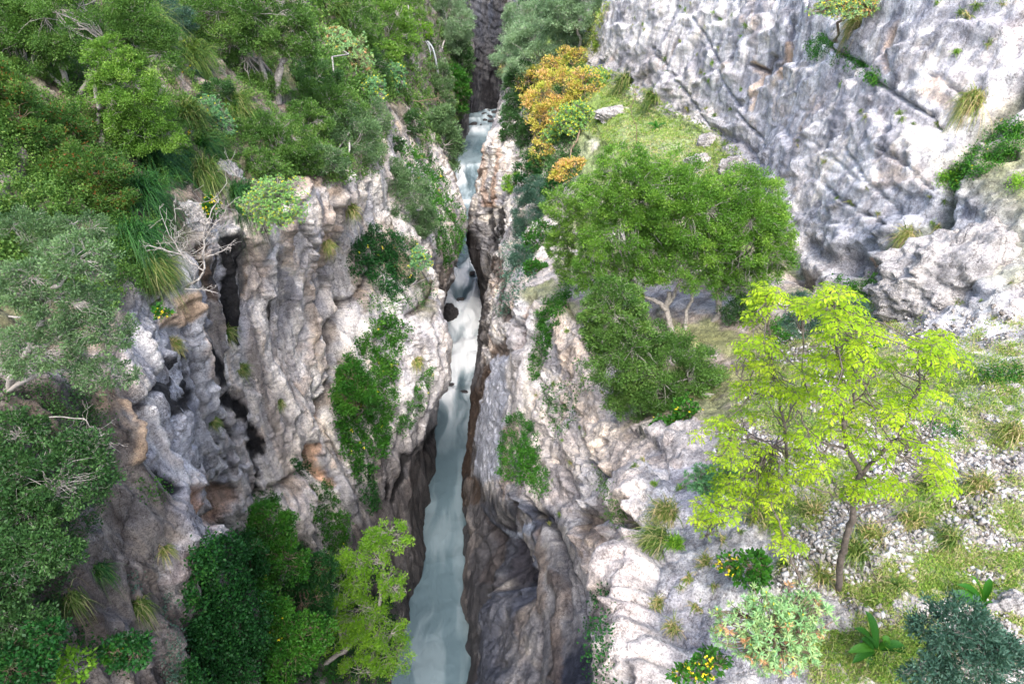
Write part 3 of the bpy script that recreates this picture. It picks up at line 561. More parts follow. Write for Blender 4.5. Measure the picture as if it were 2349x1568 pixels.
# ------------------------------------------------------------------ plants: materials
def leaf_mat(name, cols, trans=.35, rough=.55, spec=.3):
    m = bpy.data.materials.new(name); m.use_nodes = True; nt = m.node_tree; n = nt.nodes; l = nt.links; b = n['Principled BSDF']
    at = N(n, 'ShaderNodeAttribute', attribute_name='tone'); k = len(cols) - 1
    r = ramp(n, [(i / k, c) for i, c in enumerate(cols)]); l.new(at.outputs['Fac'], r.inputs[0]); l.new(r.outputs[0], b.inputs['Base Color'])
    b.inputs['Roughness'].default_value = rough; b.inputs['Specular IOR Level'].default_value = spec
    if trans:
        t = n.new('ShaderNodeBsdfTranslucent'); mx = n.new('ShaderNodeMixShader'); mx.inputs[0].default_value = trans
        g = N(n, 'ShaderNodeMix', data_type='RGBA', blend_type='MULTIPLY'); g.inputs[0].default_value = 1; l.new(r.outputs[0], g.inputs[6]); g.inputs[7].default_value = (1.15, 1.25, .7, 1)
        l.new(g.outputs[2], t.inputs[0]); l.new(b.outputs[0], mx.inputs[1]); l.new(t.outputs[0], mx.inputs[2]); l.new(mx.outputs[0], n['Material Output'].inputs[0])
    return m
PAL = {
 'mid':   leaf_mat('leaf_mid_green', [(0.026,0.071,0.014), (0.058,0.139,0.025), (0.117,0.235,0.047), (0.233,0.339,0.079)]),
 'bright':leaf_mat('leaf_bright_green', [(0.041,0.104,0.014), (0.092,0.210,0.026), (0.175,0.329,0.051), (0.313,0.449,0.092)]),
 'oak':   leaf_mat('leaf_holm_oak', [(0.037,0.102,0.015), (0.079,0.198,0.023), (0.151,0.307,0.038), (0.318,0.477,0.076)]),
 'dark':  leaf_mat('leaf_dark_green', [(0.013,0.043,0.014), (0.028,0.083,0.023), (0.051,0.128,0.034), (0.115,0.230,0.065)]),
 'deep':  leaf_mat('leaf_deep_green', [(0.005,0.031,0.009), (0.010,0.059,0.013), (0.019,0.101,0.020), (0.048,0.170,0.022)]),
 'lush':  leaf_mat('leaf_lush_green', [(0.009,0.054,0.007), (0.022,0.110,0.012), (0.047,0.177,0.016), (0.112,0.270,0.030)]),
 'red':   leaf_mat('leaf_dark_green_with_bronze_tips', [(0.026,0.077,0.017), (0.052,0.133,0.026), (0.104,0.210,0.036), (0.234,0.322,0.048), (0.286,0.070,0.024)]),
 'grey':  leaf_mat('leaf_grey_green', [(0.046,0.099,0.043), (0.087,0.166,0.071), (0.143,0.246,0.103), (0.245,0.370,0.159)]),
 'olive': leaf_mat('leaf_olive_grey', [(0.083,0.150,0.083), (0.165,0.270,0.150), (0.270,0.405,0.232), (0.450,0.570,0.375)]),
 'blue':  leaf_mat('leaf_blue_green', [(0.024,0.063,0.046), (0.044,0.109,0.077), (0.083,0.167,0.121), (0.154,0.253,0.187)]),
 'euph':  leaf_mat('spurge_leaf', [(0.054,0.172,0.077), (0.108,0.276,0.121), (0.180,0.391,0.165), (0.324,0.517,0.220)]),
 'euphl': leaf_mat('spurge_leaf_lime', [(.08,.22,.06), (.16,.36,.10), (.26,.48,.15), (.40,.56,.20)]),
 'euphr': leaf_mat('spurge_leaf_reddening', [(.12,.28,.13), (.20,.40,.18), (.30,.50,.22), (.42,.50,.22), (.60,.34,.18)]),
 'lime':  leaf_mat('leaf_lime', [(.06,.17,.012), (.13,.30,.02), (.22,.43,.035), (.36,.54,.06)], trans=.45),
 'ash':   leaf_mat('leaf_yellow_green', [(.10,.21,.006), (.22,.37,.010), (.36,.50,.016), (.54,.62,.05)], trans=.5),
 'autumn':leaf_mat('leaf_orange_yellow', [(.18,.32,.05), (.38,.46,.07), (.54,.51,.10), (.66,.47,.16), (.66,.39,.20)], trans=.4),
 'grassg':leaf_mat('grass_green', [(.03,.075,.010), (.07,.14,.018), (.13,.22,.03), (.28,.30,.10), (.45,.38,.20)], trans=.25),
 'grassd':leaf_mat('grass_dark', [(0.010,0.051,0.011), (0.022,0.096,0.018), (0.044,0.146,0.025), (0.098,0.203,0.039), (0.235,0.225,0.101)], trans=.25),
 'grassy':leaf_mat('grass_straw', [(.07,.13,.018), (.15,.22,.03), (.28,.30,.08), (.42,.33,.16), (.55,.42,.25)], trans=.25),
 'turf':  leaf_mat('turf_green', [(.06,.15,.015), (.14,.27,.03), (.24,.36,.05), (.36,.37,.13), (.48,.41,.26)], trans=.3),
 'yellow':leaf_mat('yellow_petal', [(.75,.55,.02), (.90,.75,.04)], trans=.3),
 'orange':leaf_mat('orange_petal', [(.80,.38,.02), (.90,.55,.04)], trans=.3),
 'pebble':leaf_mat('scree_stone', [(.14,.12,.105), (.24,.22,.20), (.35,.34,.33), (.50,.49,.49)], trans=0, rough=.9),
}
def bark(name, c0, c1):
    m, n, l, b = nodes(name); tc = n.new('ShaderNodeTexCoord')
    a = N(n, 'ShaderNodeTexNoise', Scale=9.0, Detail=4.0, Roughness=.7); l.new(tc.outputs['Object'], a.inputs['Vector'])
    r = ramp(n, [(.35, c0), (.65, c1)]); l.new(a.outputs['Fac'], r.inputs[0]); l.new(r.outputs[0], b.inputs['Base Color']); b.inputs['Roughness'].default_value = .9
    bp = N(n, 'ShaderNodeBump', Strength=.5, Distance=.03); l.new(a.outputs['Fac'], bp.inputs['Height']); l.new(bp.outputs[0], b.inputs['Normal'])
    return m
BARK = {'dark': bark('dark_bark', (.06,.05,.04), (.16,.13,.11)), 'grey': bark('grey_bark', (.20,.185,.165), (.42,.39,.36)),
        'pale': bark('bleached_wood', (.26,.24,.22), (.46,.43,.40)), 'brown': bark('brown_bark', (.12,.08,.05), (.26,.19,.14))}

# ------------------------------------------------------------------ plants: geometry (numpy)
def unit(a): return a / np.maximum(np.linalg.norm(a, axis=-1, keepdims=True), 1e-9)
def leaf_geo(rng, P, A, L, W, tone):
    n = len(P); S = unit(np.cross(A, rng.normal(size=(n, 3)))); L = np.broadcast_to(L, n)[:, None]; W = np.broadcast_to(W, n)[:, None]
    Nn = np.cross(A, S); mid = P + A * L * .5 + Nn * L * .10
    V = np.stack([P, mid + S * W * .5, P + A * L, mid - S * W * .5], 1).reshape(-1, 3)
    return V, np.arange(n * 4).reshape(n, 4), np.clip(tone, 0, 1)
def blade_geo(rng, P, D, L, W, tone, bend=.6, seg=4):
    n = len(P); t = np.linspace(0, 1, seg + 1)[None, :, None]; L = np.broadcast_to(L, n)[:, None, None]; W = np.broadcast_to(W, n)[:, None, None]
    B = np.broadcast_to(bend, n)[:, None, None]
    C = P[:, None] + D[:, None] * L * t * (1 - .25*B*t) + np.array([0, 0, -1.])[None, None] * L * B * t**2.2
    S = unit(np.cross(D, np.array([0, 0, 1.]) + rng.normal(size=(n, 3)) * .35))[:, None]
    w = W * (1 - t**1.5) * .5 + .0008
    V = np.stack([C + S * w, C - S * w], 2).reshape(n, -1, 3)
    k = np.arange(seg)[:, None] * 2 + np.array([0, 1, 3, 2])[None]
    Fq = (np.arange(n)[:, None, None] * (2*(seg+1)) + k[None]).reshape(-1, 4)
    return V.reshape(-1, 3), Fq, np.repeat(np.clip(tone, 0, 1), seg)
def tube_geo(C, R, sides=5):
    """C (m,k,3) centre lines, R (m,k) radii"""
    C = np.asarray(C, float); R = np.asarray(R, float); m, k, _ = C.shape
    T = unit(np.gradient(C, axis=1)); ref = np.where(np.abs(T[..., 2:3]) > .9, np.array([1., 0, 0]), np.array([0, 0, 1.]))
    U = unit(np.cross(T, ref)); Vv = np.cross(T, U); a = np.arange(sides) * 2 * math.pi / sides
    ring = C[:, :, None] + R[:, :, None, None] * (U[:, :, None] * np.cos(a)[None, None, :, None] + Vv[:, :, None] * np.sin(a)[None, None, :, None])
    idx = np.arange(m * k * sides).reshape(m, k, sides); nx = np.roll(idx, -1, 2)
    Fq = np.stack([idx[:, :-1], nx[:, :-1], nx[:, 1:], idx[:, 1:]], -1).reshape(-1, 4)
    return ring.reshape(-1, 3), Fq
def bez(rng, A, B, k=6, sag=.12, jit=.05, up=0.0):
    A = np.asarray(A, float); B = np.asarray(B, float); d = np.linalg.norm(B - A, axis=-1, keepdims=True)
    M = (A + B) / 2 + rng.normal(size=A.shape) * d * sag + np.array([0, 0, 1.]) * d * up
    t = np.linspace(0, 1, k)[None, :, None]
    C = (1-t)**2 * A[:, None] + 2*t*(1-t) * M[:, None] + t*t * B[:, None]
    J = rng.normal(size=C.shape) * d[:, None] * jit; J[:, 0] = 0; J[:, -1] = 0
    return C + J
def join(parts):
    V, Fq, T, o = [], [], [], 0
    for p in parts:
        V.append(p[0]); Fq.append(p[1] + o); o += len(p[0]); T.append(p[2] if len(p) > 2 else np.zeros(len(p[1])))
    return np.concatenate(V), np.concatenate(Fq), np.concatenate(T)
def put(name, geo, mat, parent, org):
    V, Fq = geo[0], geo[1]; at = {'tone': ('FACE', 'FLOAT', geo[2])} if len(geo) > 2 else None
    return mesh_obj(name, V - np.array(org)[None], Fq, mat, parent, at, smooth=False)
def onY(u, v, Y):
    r = ray(u, v); return np.array(r) * (Y / r[1])
_seed = [100]
def rg():
    _seed[0] += 1; return np.random.RandomState(_seed[0])

SPEC = {  # palette, leaf length, leaf width ratio, leaves per clump radius, twig material, coverage
 'mid':    ('mid', .060, .50, 'grey', 2.2), 'bright': ('bright', .060, .50, 'grey', 2.2), 'dark': ('dark', .065, .5, 'grey', 2.3),
 'deep':   ('deep', .075, .6, 'brown', 2.4), 'lush': ('lush', .085, .65, 'brown', 2.3), 'red': ('red', .075, .32, 'brown', 2.3),
 'grey':   ('grey', .050, .42, 'pale', 1.8), 'olive': ('olive', .060, .28, 'grey', 2.2), 'blue': ('blue', .06, .30, 'grey', 2.0),
 'lime':   ('lime', .085, .55, 'grey', 1.5), 'autumn': ('autumn', .075, .60, 'brown', 1.15), 'oak': ('oak', .055, .55, 'grey', 2.6),
}
def crown_px(lobes, Yc=None, tc=None, front=.45):
    """lobes (cx, cy, w, h) in traced px -> world ellipsoids (centre, radii)"""
    out = []
    for q in lobes:
        cx, cy, w, h = q[:4]; dd = q[4] if len(q) > 4 else 0
        if Yc is not None: c = onY(cx, cy, Yc + dd); t = depth_of(c)
        else:
            if tc is None:
                hh = hit(cx, cy); t0 = hh[2] if hh else 40; r0 = w / 2 / F * t0; t = t0 - front * r0 - dd
            else: t = tc - dd
            c = np.array(ray(cx, cy)) * t
        rx = w / 2 / F * t; hv = h / 2 / F * t; ry = min(rx, hv) * .85
        rz = math.sqrt(max(hv*hv - (ry*SP)**2, (.4*hv)**2)) / CP
        out.append((c, np.array([rx, ry, rz]), t, w*h))
    return out
def woody(name, label, cat, lobes, base, kind='mid', group=None, Yc=None, tc=None, stems=None, trunk_r=None, cov=1.0, twigs=1.6, clump=.26, front=.45, flowers=None, bare=0.0, open_=0.0):
    """a shrub or tree: trunk and limbs rising from the rock at `base`, leaves in clumps at the shoot ends"""
    rng = rg(); pal, L0, wr, bk, c0 = SPEC[kind]; c0 *= cov * 1.35
    hb = hit(*base); pb = np.array(hb[0]) - np.array(hb[1]) * .08; tb = hb[2]
    if stems and Yc is None and tc is None: Yc = pb[1]
    el = crown_px(lobes, Yc, tc, front)
    root = empty(name, pb); tag(root, label, cat, group)
    woods, leaves, blooms = [], [], []
    tm = el[0][2]; px = tm / 683.0                       # metres per rendered pixel
    size = np.mean([e[1].mean() for e in el])
    tr = trunk_r or max(.02, .045 * size)
    forks = []
    if stems:
        for st in stems:                                   # traced trunks: list of (u, v) with radii
            Yb = Yc if Yc is not None else pb[1]
            pts = [onY(p[0], p[1], Yb + (p[2] if len(p) > 2 else 0)) for p in st[0]]
            if st[0][0][:2] == tuple(base): pts[0] = pb
            C = np.array(pts)[None]; k = C.shape[1]; ti = np.linspace(0, k-1, k*3-2); i0 = np.clip(ti.astype(int), 0, k-2); fr = (ti-i0)[:, None]
            C = (C[0][i0]*(1-fr) + C[0][i0+1]*fr)[None]; C[:, 1:-1] += rng.normal(size=C[:, 1:-1].shape) * st[1] * .25
            woods.append(tube_geo(C, np.linspace(st[1], st[2], C.shape[1])[None], 7)); forks += [C[0][j] for j in range(len(C[0])//2, len(C[0]))]
    for c, r, t, ar in el:
        fk = c - np.array([0, 0, .55]) * r
        if forks: fk = min(forks, key=lambda q: np.linalg.norm(q - c))
        else: woods.append(tube_geo(bez(rng, pb[None], fk[None], 7, .10, .02, .08), np.linspace(tr, tr*.6, 7)[None], 6))
        nl = 5 + int(3 * min(r[0], 3)); dl = unit(rng.normal(size=(nl, 3)) + np.array([0, -.25, .5])); ends = c + dl * r * .5
        woods.append(tube_geo(bez(rng, np.repeat(fk[None], nl, 0), ends, 6, .14, .03, .05), np.repeat(np.linspace(tr*.5, tr*.22, 6)[None], nl, 0), 5))
        cr = max(clump * (r.prod() ** (1/3)), 3.2 * px)    # clump radius
        nt = int(np.clip(2.6 * ((r[0]*r[1] + r[0]*r[2] + r[1]*r[2]) / 3 / cr**2) * 1.8, 14, 260))
        d = unit(rng.normal(size=(nt * 3, 3))); keep = (d[:, 2] > -.75) & ((d[:, 1] < .55) | (rng.rand(nt*3) < .4)); d = d[keep][:nt]; nt = len(d)
        lump = 1 + .22 * vnoise(d[:, 0]*2.3+c[0], d[:, 1]*2.3+c[1], d[:, 2]*2.3)
        rad = (rng.rand(nt) ** .5 * .55 + .42) * lump
        tips = c + d * r * rad[:, None]
        near = ends[np.argmin(((tips[:, None] - ends[None])**2).sum(-1), 1)]
        woods.append(tube_geo(bez(rng, near, tips, 5, .18, .05, .0), np.repeat(np.linspace(max(tr*.20, .22*px), max(tr*.07, .12*px), 5)[None], nt, 0), 3))
        nb = int(nt * .9 * twigs)                          # thin twigs reaching a little past the leaves
        if nb:
            k = rng.randint(0, nt, nb); e2 = tips[k] + unit(d[k] + rng.normal(size=(nb, 3)) * .8) * cr * (.5 + rng.rand(nb, 1) * .8)
            woods.append(tube_geo(bez(rng, tips[k], e2, 4, .2, .06), np.repeat(np.linspace(.16*px, .09*px, 4)[None], nb, 0), 3))
        L = max(L0, 1.9 * px); apx = ar * .19 * .8; lp = (L/px)**2 * wr * .32
        n = int(min(60000, c0 * apx / lp)); ct = rng.rand(nt) * .55 + .35 * (vnoise(tips[:, 0]/.9, tips[:, 1]/.9, tips[:, 2]/.9) * .5 + .5)
        wgt = (rng.rand(nt) + .35); wgt[rng.rand(nt) < bare + open_] *= .08
        k = rng.choice(nt, n, p=wgt / wgt.sum()); q = rng.normal(size=(n, 3)); q = unit(q) * (rng.rand(n, 1) ** .6) * cr * np.array([1.05, 1.05, .75])
        P = tips[k] + q; A = unit(q / cr * .7 + d[k] * .5 + rng.normal(size=(n, 3)) * .55 + np.array([0, -.05, .25]))
        tone = ct[k] * .75 + rng.rand(n) * .32
        if kind == 'red': tone = np.where((rng.rand(n) < .045) , 1.0, tone * .68)
        elif kind == 'autumn': tone = np.clip(ct[k]*.85 + rng.rand(n)*.45, 0, 1)
        leaves.append(leaf_geo(rng, P, A, L * (.7 + .6 * rng.rand(n)), L * wr * (.8 + .4*rng.rand(n)), tone))
        if flowers:
            fn, fr_ = flowers[1], max(.028, 1.2*px); kk = rng.choice(nt, max(3, nt//3)); kk = rng.choice(kk, fn)
            FP = tips[kk] + d[kk] * cr * .7 + rng.normal(size=(fn, 3)) * cr * .35
            for _ in range(3): blooms.append(leaf_geo(rng, FP, unit(rng.normal(size=(fn, 3)) + np.array([0, -.4, .4])), fr_*1.3, fr_*1.2, rng.rand(fn)))
    put('branches', join(woods)[:2], BARK[bk if not stems or kind == 'grey' else ('grey' if kind == 'oak' else bk)], root, pb)
    put('foliage', join(leaves), PAL[pal], root, pb)
    if blooms: put('blossom', join(blooms), PAL[flowers[0]], root, pb)
    return root
def spurge(name, label, cx, cy, w, h, base, pal='euph', flower=.4, rosette=.065, group=None, tc=None, front=.6, cov=1.0):
    """tree spurge: a dome of stems each ending in a whorl of narrow leaves, some with a yellow head"""
    rng = rg(); hb = hit(*base); pb = np.array(hb[0]) - np.array(hb[1])*.05
    c, r, t, ar = crown_px([(cx, cy, w, h)], tc=tc, front=front)[0]; px = t / 683.0
    R = max(rosette, 2.3 * px); n = int(np.clip(cov * 6.0 * (ar*.19) * .8 / (2.6 * (R/px)**2), 30, 1100))
    d = unit(rng.normal(size=(n*4, 3)) + np.array([0, -.45, .6])); d = d[(d[:, 2] > -.3) & (d[:, 1] < .5)][:n]; n = len(d)
    tips = c + d * r * (.50 + .55*rng.rand(n, 1)**.7) * (1 + .34 * vnoise(d[:, 0]*3+c[0], d[:, 1]*3, d[:, 2]*3))[:, None]
    root = empty(name, pb); tag(root, label, 'shrub', group)
    nl = 6; fk = c - np.array([0, 0, .5]) * r; ends = c + unit(rng.normal(size=(nl, 3)) + np.array([0, 0, .6])) * r * .35
    wd = [tube_geo(bez(rng, pb[None], fk[None], 5, .08), np.full((1, 5), .035 + .01*r[0])), tube_geo(bez(rng, np.repeat(fk[None], nl, 0), ends, 5), np.full((nl, 5), .02+.006*r[0]))]
    near = ends[np.argmin(((tips[:, None] - ends[None])**2).sum(-1), 1)]
    wd.append(tube_geo(bez(rng, near, tips, 5, .1, .03), np.repeat(np.linspace(max(.010, .3*px), max(.006, .2*px), 5)[None], n, 0), 3))
    m = 15 if R/px > 4 else 9; k = np.repeat(np.arange(n), m); ax = unit(d + np.array([0, -.2, .5]))
    q = unit(rng.normal(size=(n*m, 3))); q = unit(q - (q*ax[k]).sum(-1, keepdims=True) * ax[k] * .85 + ax[k] * (.05 + .7*rng.rand(n*m, 1)))
    ct = rng.rand(n) * .5 + .2
    if pal == 'euphr': ct = np.where(rng.rand(n) < .08, .95, ct * .8)
    g = leaf_geo(rng, tips[k] - ax[k]*R*.15 + ax[k]*R*.35*rng.rand(n*m, 1), q, R * (.8 + .4*rng.rand(n*m)), R * (.20 if m == 15 else .34), ct[k] + rng.rand(n*m) * .25)
    put('stems', join(wd)[:2], BARK['grey' if pal != 'euphr' else 'brown'], root, pb); put('foliage', g, PAL[pal], root, pb)
    fsel = np.where(rng.rand(n) < flower)[0]
    if len(fsel):
        kk = np.repeat(fsel, 4); fs = max(.022, 1.25*px)
        put('blossom', leaf_geo(rng, tips[kk] + ax[kk]*R*.35, unit(ax[kk] + rng.normal(size=(len(kk), 3))*.8), fs, fs*.8, rng.rand(len(kk))), PAL['yellow'], root, pb)
    return root
def tuft_geo(rng, P0, up, n, L, W, spread, bend, tmax=1.0, base_r=.08):
    D = unit(np.array(up)[None] + rng.normal(size=(n, 3)) * spread); P = P0 + rng.normal(size=(n, 3)) * base_r
    return blade_geo(rng, P, D, L * (.5 + .5*rng.rand(n)), W, rng.rand(n) ** 1.3 * tmax, bend * (.5 + rng.rand(n)))
def tussock(name, label, u, v, w, h=None, pal='grassg', n=None, group=None, droop=.7, cat='grass tussock', tmax=1.0, side=0.0):
    """a clump of long arching grass blades rooted at the traced point"""
    rng = rg(); hb = hit(u, v); p = np.array(hb[0]); nn = np.array(hb[1]); t = hb[2]; px = t/683.0
    L = w / F * t * .95; n = int(1.3 * (n or np.clip(w * 5.5, 60, 750))); W = max(.007, .75*px)
    up = unit((nn * .7 + np.array([side, -.1, .75]))[None])[0]
    g = tuft_geo(rng, p, up, n, L, W, .42, droop, tmax, L * .10)
    o = put(name, g, PAL[pal], None, p); o.location = p; tag(o, label, cat, group); return o
def in_poly(pts, n, rng):
    pts = np.array(pts, float); lo, hi = pts.min(0), pts.max(0); out = []
    while len(out) < n:
        q = lo + rng.rand(n*2, 2) * (hi - lo); ins = np.zeros(len(q), bool)
        for k in range(len(pts)):
            (x0, y0), (x1, y1) = pts[k], pts[(k+1) % len(pts)]
            ins ^= ((y0 > q[:, 1]) != (y1 > q[:, 1])) & (q[:, 0] < (x1-x0)*(q[:, 1]-y0)/(y1-y0+1e-12) + x0)
        out += q[ins].tolist()
    return np.array(out[:n])
def creeper(name, label, polys, pal='lush', leaf=.10, dens=1.0, depth=.25, cat='creeper', group=None, wr=.8, flowers=0, which='LRF', grass=0, thing=True):
    """leafy growth rooted all over a piece of rock face: leaves and short shoots standing off the surface"""
    rng = rg(); G, FL, first = [], [], None
    for poly in polys:
        a = np.array(poly, float); area = .5*abs(np.dot(a[:, 0], np.roll(a[:, 1], 1)) - np.dot(a[:, 1], np.roll(a[:, 0], 1)))
        ns = int(np.clip(area * .022, 12, 2600)); q = in_poly(poly, ns, rng); S, Nn, Tt = [], [], []
        for (x, y) in q:
            hh = hit(x, y, which)
            if hh: S.append(hh[0][:]); Nn.append(hh[1][:]); Tt.append(hh[2])
        S, Nn, Tt = np.array(S), np.array(Nn), np.array(Tt)
        if first is None: first = S[0]
        tm = np.median(Tt); px = tm/683.0; L = max(leaf, 1.9*px)
        lump = vnoise(S[:, 0]/.8, S[:, 1]/.8, S[:, 2]/.8)*.5+.5; keep = rng.rand(len(S)) < .35 + lump; S, Nn, lump = S[keep], Nn[keep], lump[keep]
        m = max(3, int(dens * 2.3 * area*.19 / max(len(S), 1) / ((L/px)**2 * wr*.35))); n = len(S)*m; k = np.repeat(np.arange(len(S)), m)
        cr = max(.16, 4*px); up = unit(Nn + np.array([0, 0, .5]))
        P = S[k] + up[k] * depth * (lump[k]**1.5*1.5 + .15)[:, None] * (.35+.65*rng.rand(n, 1)) + rng.normal(size=(n, 3)) * cr * .55
        A = unit(up[k]*.5 + rng.normal(size=(n, 3)) * .6 + np.array([0, 0, .1])); ct = rng.rand(len(S))*.45 + .35*(vnoise(S[:, 0]/2, S[:, 1]/2, S[:, 2]/2)*.5+.5)
        G.append(leaf_geo(rng, P, A, L*(.6+.7*rng.rand(n)), L*wr*(.7+.5*rng.rand(n)), ct[k] + rng.rand(n)*.3))
        if grass:
            kg = rng.randint(0, len(S), int(len(S)*grass)); ng = len(kg)
            G.append(blade_geo(rng, S[kg] + rng.normal(size=(ng, 3))*.06, unit(up[kg] + rng.normal(size=(ng, 3))*.5), np.maximum(.28, 7*px)*(.5+rng.rand(ng)), max(.008, .7*px), .3+.5*rng.rand(ng), .5, 3))
        if flowers:
            kf = rng.randint(0, len(S), int(flowers*len(S))); kf = kf[lump[kf] > .45]
            if len(kf):
                kf = np.repeat(kf, 3); fs = max(.03, 1.3*px); FP = S[kf] + up[kf]*depth*1.5; FL.append(leaf_geo(rng, FP + rng.normal(size=FP.shape)*.04, unit(up[kf]+rng.normal(size=FP.shape)), fs, fs, rng.rand(len(kf))))
    if thing:
        root = empty(name, first); tag(root, label, cat, group); put('foliage', join(G), PAL[pal], root, first)
        if FL: put('blossom', join(FL), PAL['yellow'], root, first)
        return root
    o = put(name, join(G), PAL[pal], None, first); o.location = first
    return o
def strap_plant(name, label, u, v, leaves_, pal='lush', L=.5, W=.09, group=None):
    """rosette of broad strap leaves; leaves_ = tip positions in traced px"""
    rng = rg(); hb = hit(u, v); p = np.array(hb[0]); t = hb[2]; root = empty(name, p); tag(root, label, 'plant', group); G = []
    for (x, y) in leaves_:
        e = np.array(ray(x, y)) * (t - .05 - .12*rng.rand()); M = (p + e)/2 + np.array([0, 0, .20*np.linalg.norm(e-p)+.06])
        k = 9; tt = np.linspace(0, 1, k)[:, None]; C = (1-tt)**2*p + 2*tt*(1-tt)*M + tt*tt*e
        D = unit(np.gradient(C, axis=0)); S = unit(np.cross(D, np.array([0, 0, 1.])+rng.normal(size=3)*.25)); up = np.cross(S, D)
        w = W * (.35+.65*np.sin(np.clip(tt*1.15, 0, 1)*math.pi*.62))*(1-tt**5)*.5 + .002
        V = np.stack([C+S*w+up*w*.45, C, C-S*w+up*w*.45], 1).reshape(-1, 3); i = np.arange(k-1)[:, None]*3
        Fq = np.concatenate([i+np.array([[0, 1, 4, 3]]), i+np.array([[1, 2, 5, 4]])]); G.append((V, Fq, np.full(len(Fq), .25+.55*rng.rand())))
    put('leaf_rosette', join(G), PAL[pal], root, p); return root
def bare_shrub(name, label, base, lines, r=.02, mat='pale', Y=None, twig=3, cat='dead shrub', group=None):
    """leafless traced branches with forking twigs"""
    rng = rg(); hb = hit(*base); pb = np.array(hb[0]); Yb = pb[1] if Y is None else Y; G = []; px = hb[2]/683
    for k, ln in enumerate(lines):
        pts = np.array([onY(q[0], q[1], Yb - .15*k*(j > 0)*.3) for j, q in enumerate(ln[0])])
        if k == 0: pts[0] = pb
        n = len(pts); ti = np.linspace(0, n-1, n*3-2); i0 = np.clip(ti.astype(int), 0, n-2); fr = (ti-i0)[:, None]
        C = pts[i0]*(1-fr)+pts[i0+1]*fr; sz = np.linalg.norm(pts[-1]-pts[0]); C[1:] += rng.normal(size=C[1:].shape)*sz*.012
        r0, r1 = ln[1]*px*.38, max(ln[2]*px*.32, .11*px); G.append(tube_geo(C[None], np.linspace(r0, r1, len(C))[None], 6))
        for _ in range(int(twig*n)):
            j = rng.randint(len(C)//3, len(C)); e = C[j] + unit((C[min(j+1, len(C)-1)]-C[j-1]) + rng.normal(size=3)*sz*.22)*sz*(.12+.2*rng.rand())
            tw = bez(rng, C[j][None], e[None], 5, .15, .04); G.append(tube_geo(tw, np.linspace(max(r1*.8, .2*px), .12*px, 5)[None], 3))
            for _ in range(2):
                e2 = tw[0, 3] + unit(e - C[j] + rng.normal(size=3)*sz*.12)*sz*.10; G.append(tube_geo(bez(rng, tw[0, 3][None], e2[None], 4, .1, .04), np.linspace(.15*px, .1*px, 4)[None], 3))
    o = put(name, join(G)[:2], BARK[mat], None, pb); o.location = pb; tag(o, label, cat, group); return o
def boulder(name, label, u, v, w, h, mat=None, z=None, sink=.35, group=None, cat='boulder', seed=0, flat=.8):
    rng = rg(); 
    if z is None: hb = hit(u, v); p = np.array(hb[0]); t = hb[2]
    else: r = ray(u, v); p = np.array(r)*(z/r[2]); t = depth_of(p)
    rx = w/2/F*t; rz = h/2/F*t*.95; ry = (rx+rz)/2*flat + .01; n = 90; m = 130
    th = np.linspace(0, math.pi, n)[:, None]; ph = np.linspace(0, 2*math.pi, m, endpoint=False)[None]
    d = np.stack([np.sin(th)*np.cos(ph), np.sin(th)*np.sin(ph), np.cos(th)+0*ph], -1); o = rng.rand(3)*50
    k = np.ones(d.shape[:2])
    for _ in range(16):                                   # cut flat facets
        a = unit(rng.normal(size=3)); c = .62 + .3*rng.rand(); dt = d @ a; k = np.minimum(k, np.where(dt > .05, c/np.maximum(dt, .05), 9))
    k = k*(1 + .10*fbm(d[..., 0]*1.5+o[0], d[..., 1]*1.5+o[1], d[..., 2]*1.5+o[2], 3) + .16*(ridged(d[..., 0]*2.2+o[0], d[..., 1]*2.2, d[..., 2]*3.2, 5, .6)-.5) + .10*facets(d[..., 0]*2.6+o[0], d[..., 1]*2.6, d[..., 2]*3.4) + .05*fbm(d[..., 0]*9+o[0], d[..., 1]*9, d[..., 2]*9, 3))
    V = (d*k[..., None]*np.array([rx, ry, rz])).reshape(-1, 3); i = np.arange(n-1)[:, None]*m; j = np.arange(m)[None]
    Fq = np.stack([i+j, i+(j+1) % m, i+m+(j+1) % m, i+m+j], -1).reshape(-1, 4)[:, ::-1]
    ob = mesh_obj(name, V, Fq, mat or M_BOULDER, smooth=True); ob.location = p + np.array([0, ry*.2, -rz*(sink-.35)]); tag(ob, label, cat, group); return ob
# ------------------------------------------------------------------ left slope, from the top down
woody('evergreen_tree', 'large light green evergreen tree with a dark forked trunk, in the top left corner', 'tree', [(190,50,400,190),(335,110,150,150),(60,90,200,190)], (210,330), 'mid', Yc=21.5,
      stems=[([(210,330),(190,288),(171,250),(155,211),(138,145),(120,80)], .16, .05), ([(171,250),(195,190),(235,140),(250,100)], .09, .04), ([(155,211),(110,165),(60,150)], .07, .03)], clump=.2)
woody('evergreen_tree', 'bright round-headed evergreen tree leaning over the dark tussocks, bare lower limbs', 'tree', [(300,220,210,170),(340,310,170,110),(255,130,120,90)], (232,330), 'bright', Yc=20.5,
      stems=[([(232,330),(229,290),(227,247),(214,191),(230,150)], .10, .04), ([(229,300),(270,290),(330,290)], .05, .02)], clump=.22)
woody('evergreen_tree', 'wide evergreen tree with many twisting pale limbs, above the rock spur', 'tree', [(520,50,220,180),(610,50,230,200),(500,150,150,110),(560,200,200,80),(680,90,90,150)], (640,235), 'mid', Yc=33,
      stems=[([(640,235),(643,151),(655,125),(640,99),(652,60)], .20, .05), ([(643,151),(670,110),(700,80)], .10, .04), ([(640,235),(600,150),(585,90),(590,40)], .14, .05), ([(600,150),(560,120),(530,100)], .08, .03)], twigs=2.2, cov=.85, clump=.2)
woody('mastic_shrub', 'dark mastic shrub with reddish shoots, at the left edge below the evergreen tree', 'shrub', [(30,280,130,230),(20,210,100,100)], (60,400), 'red', tc=17.5)
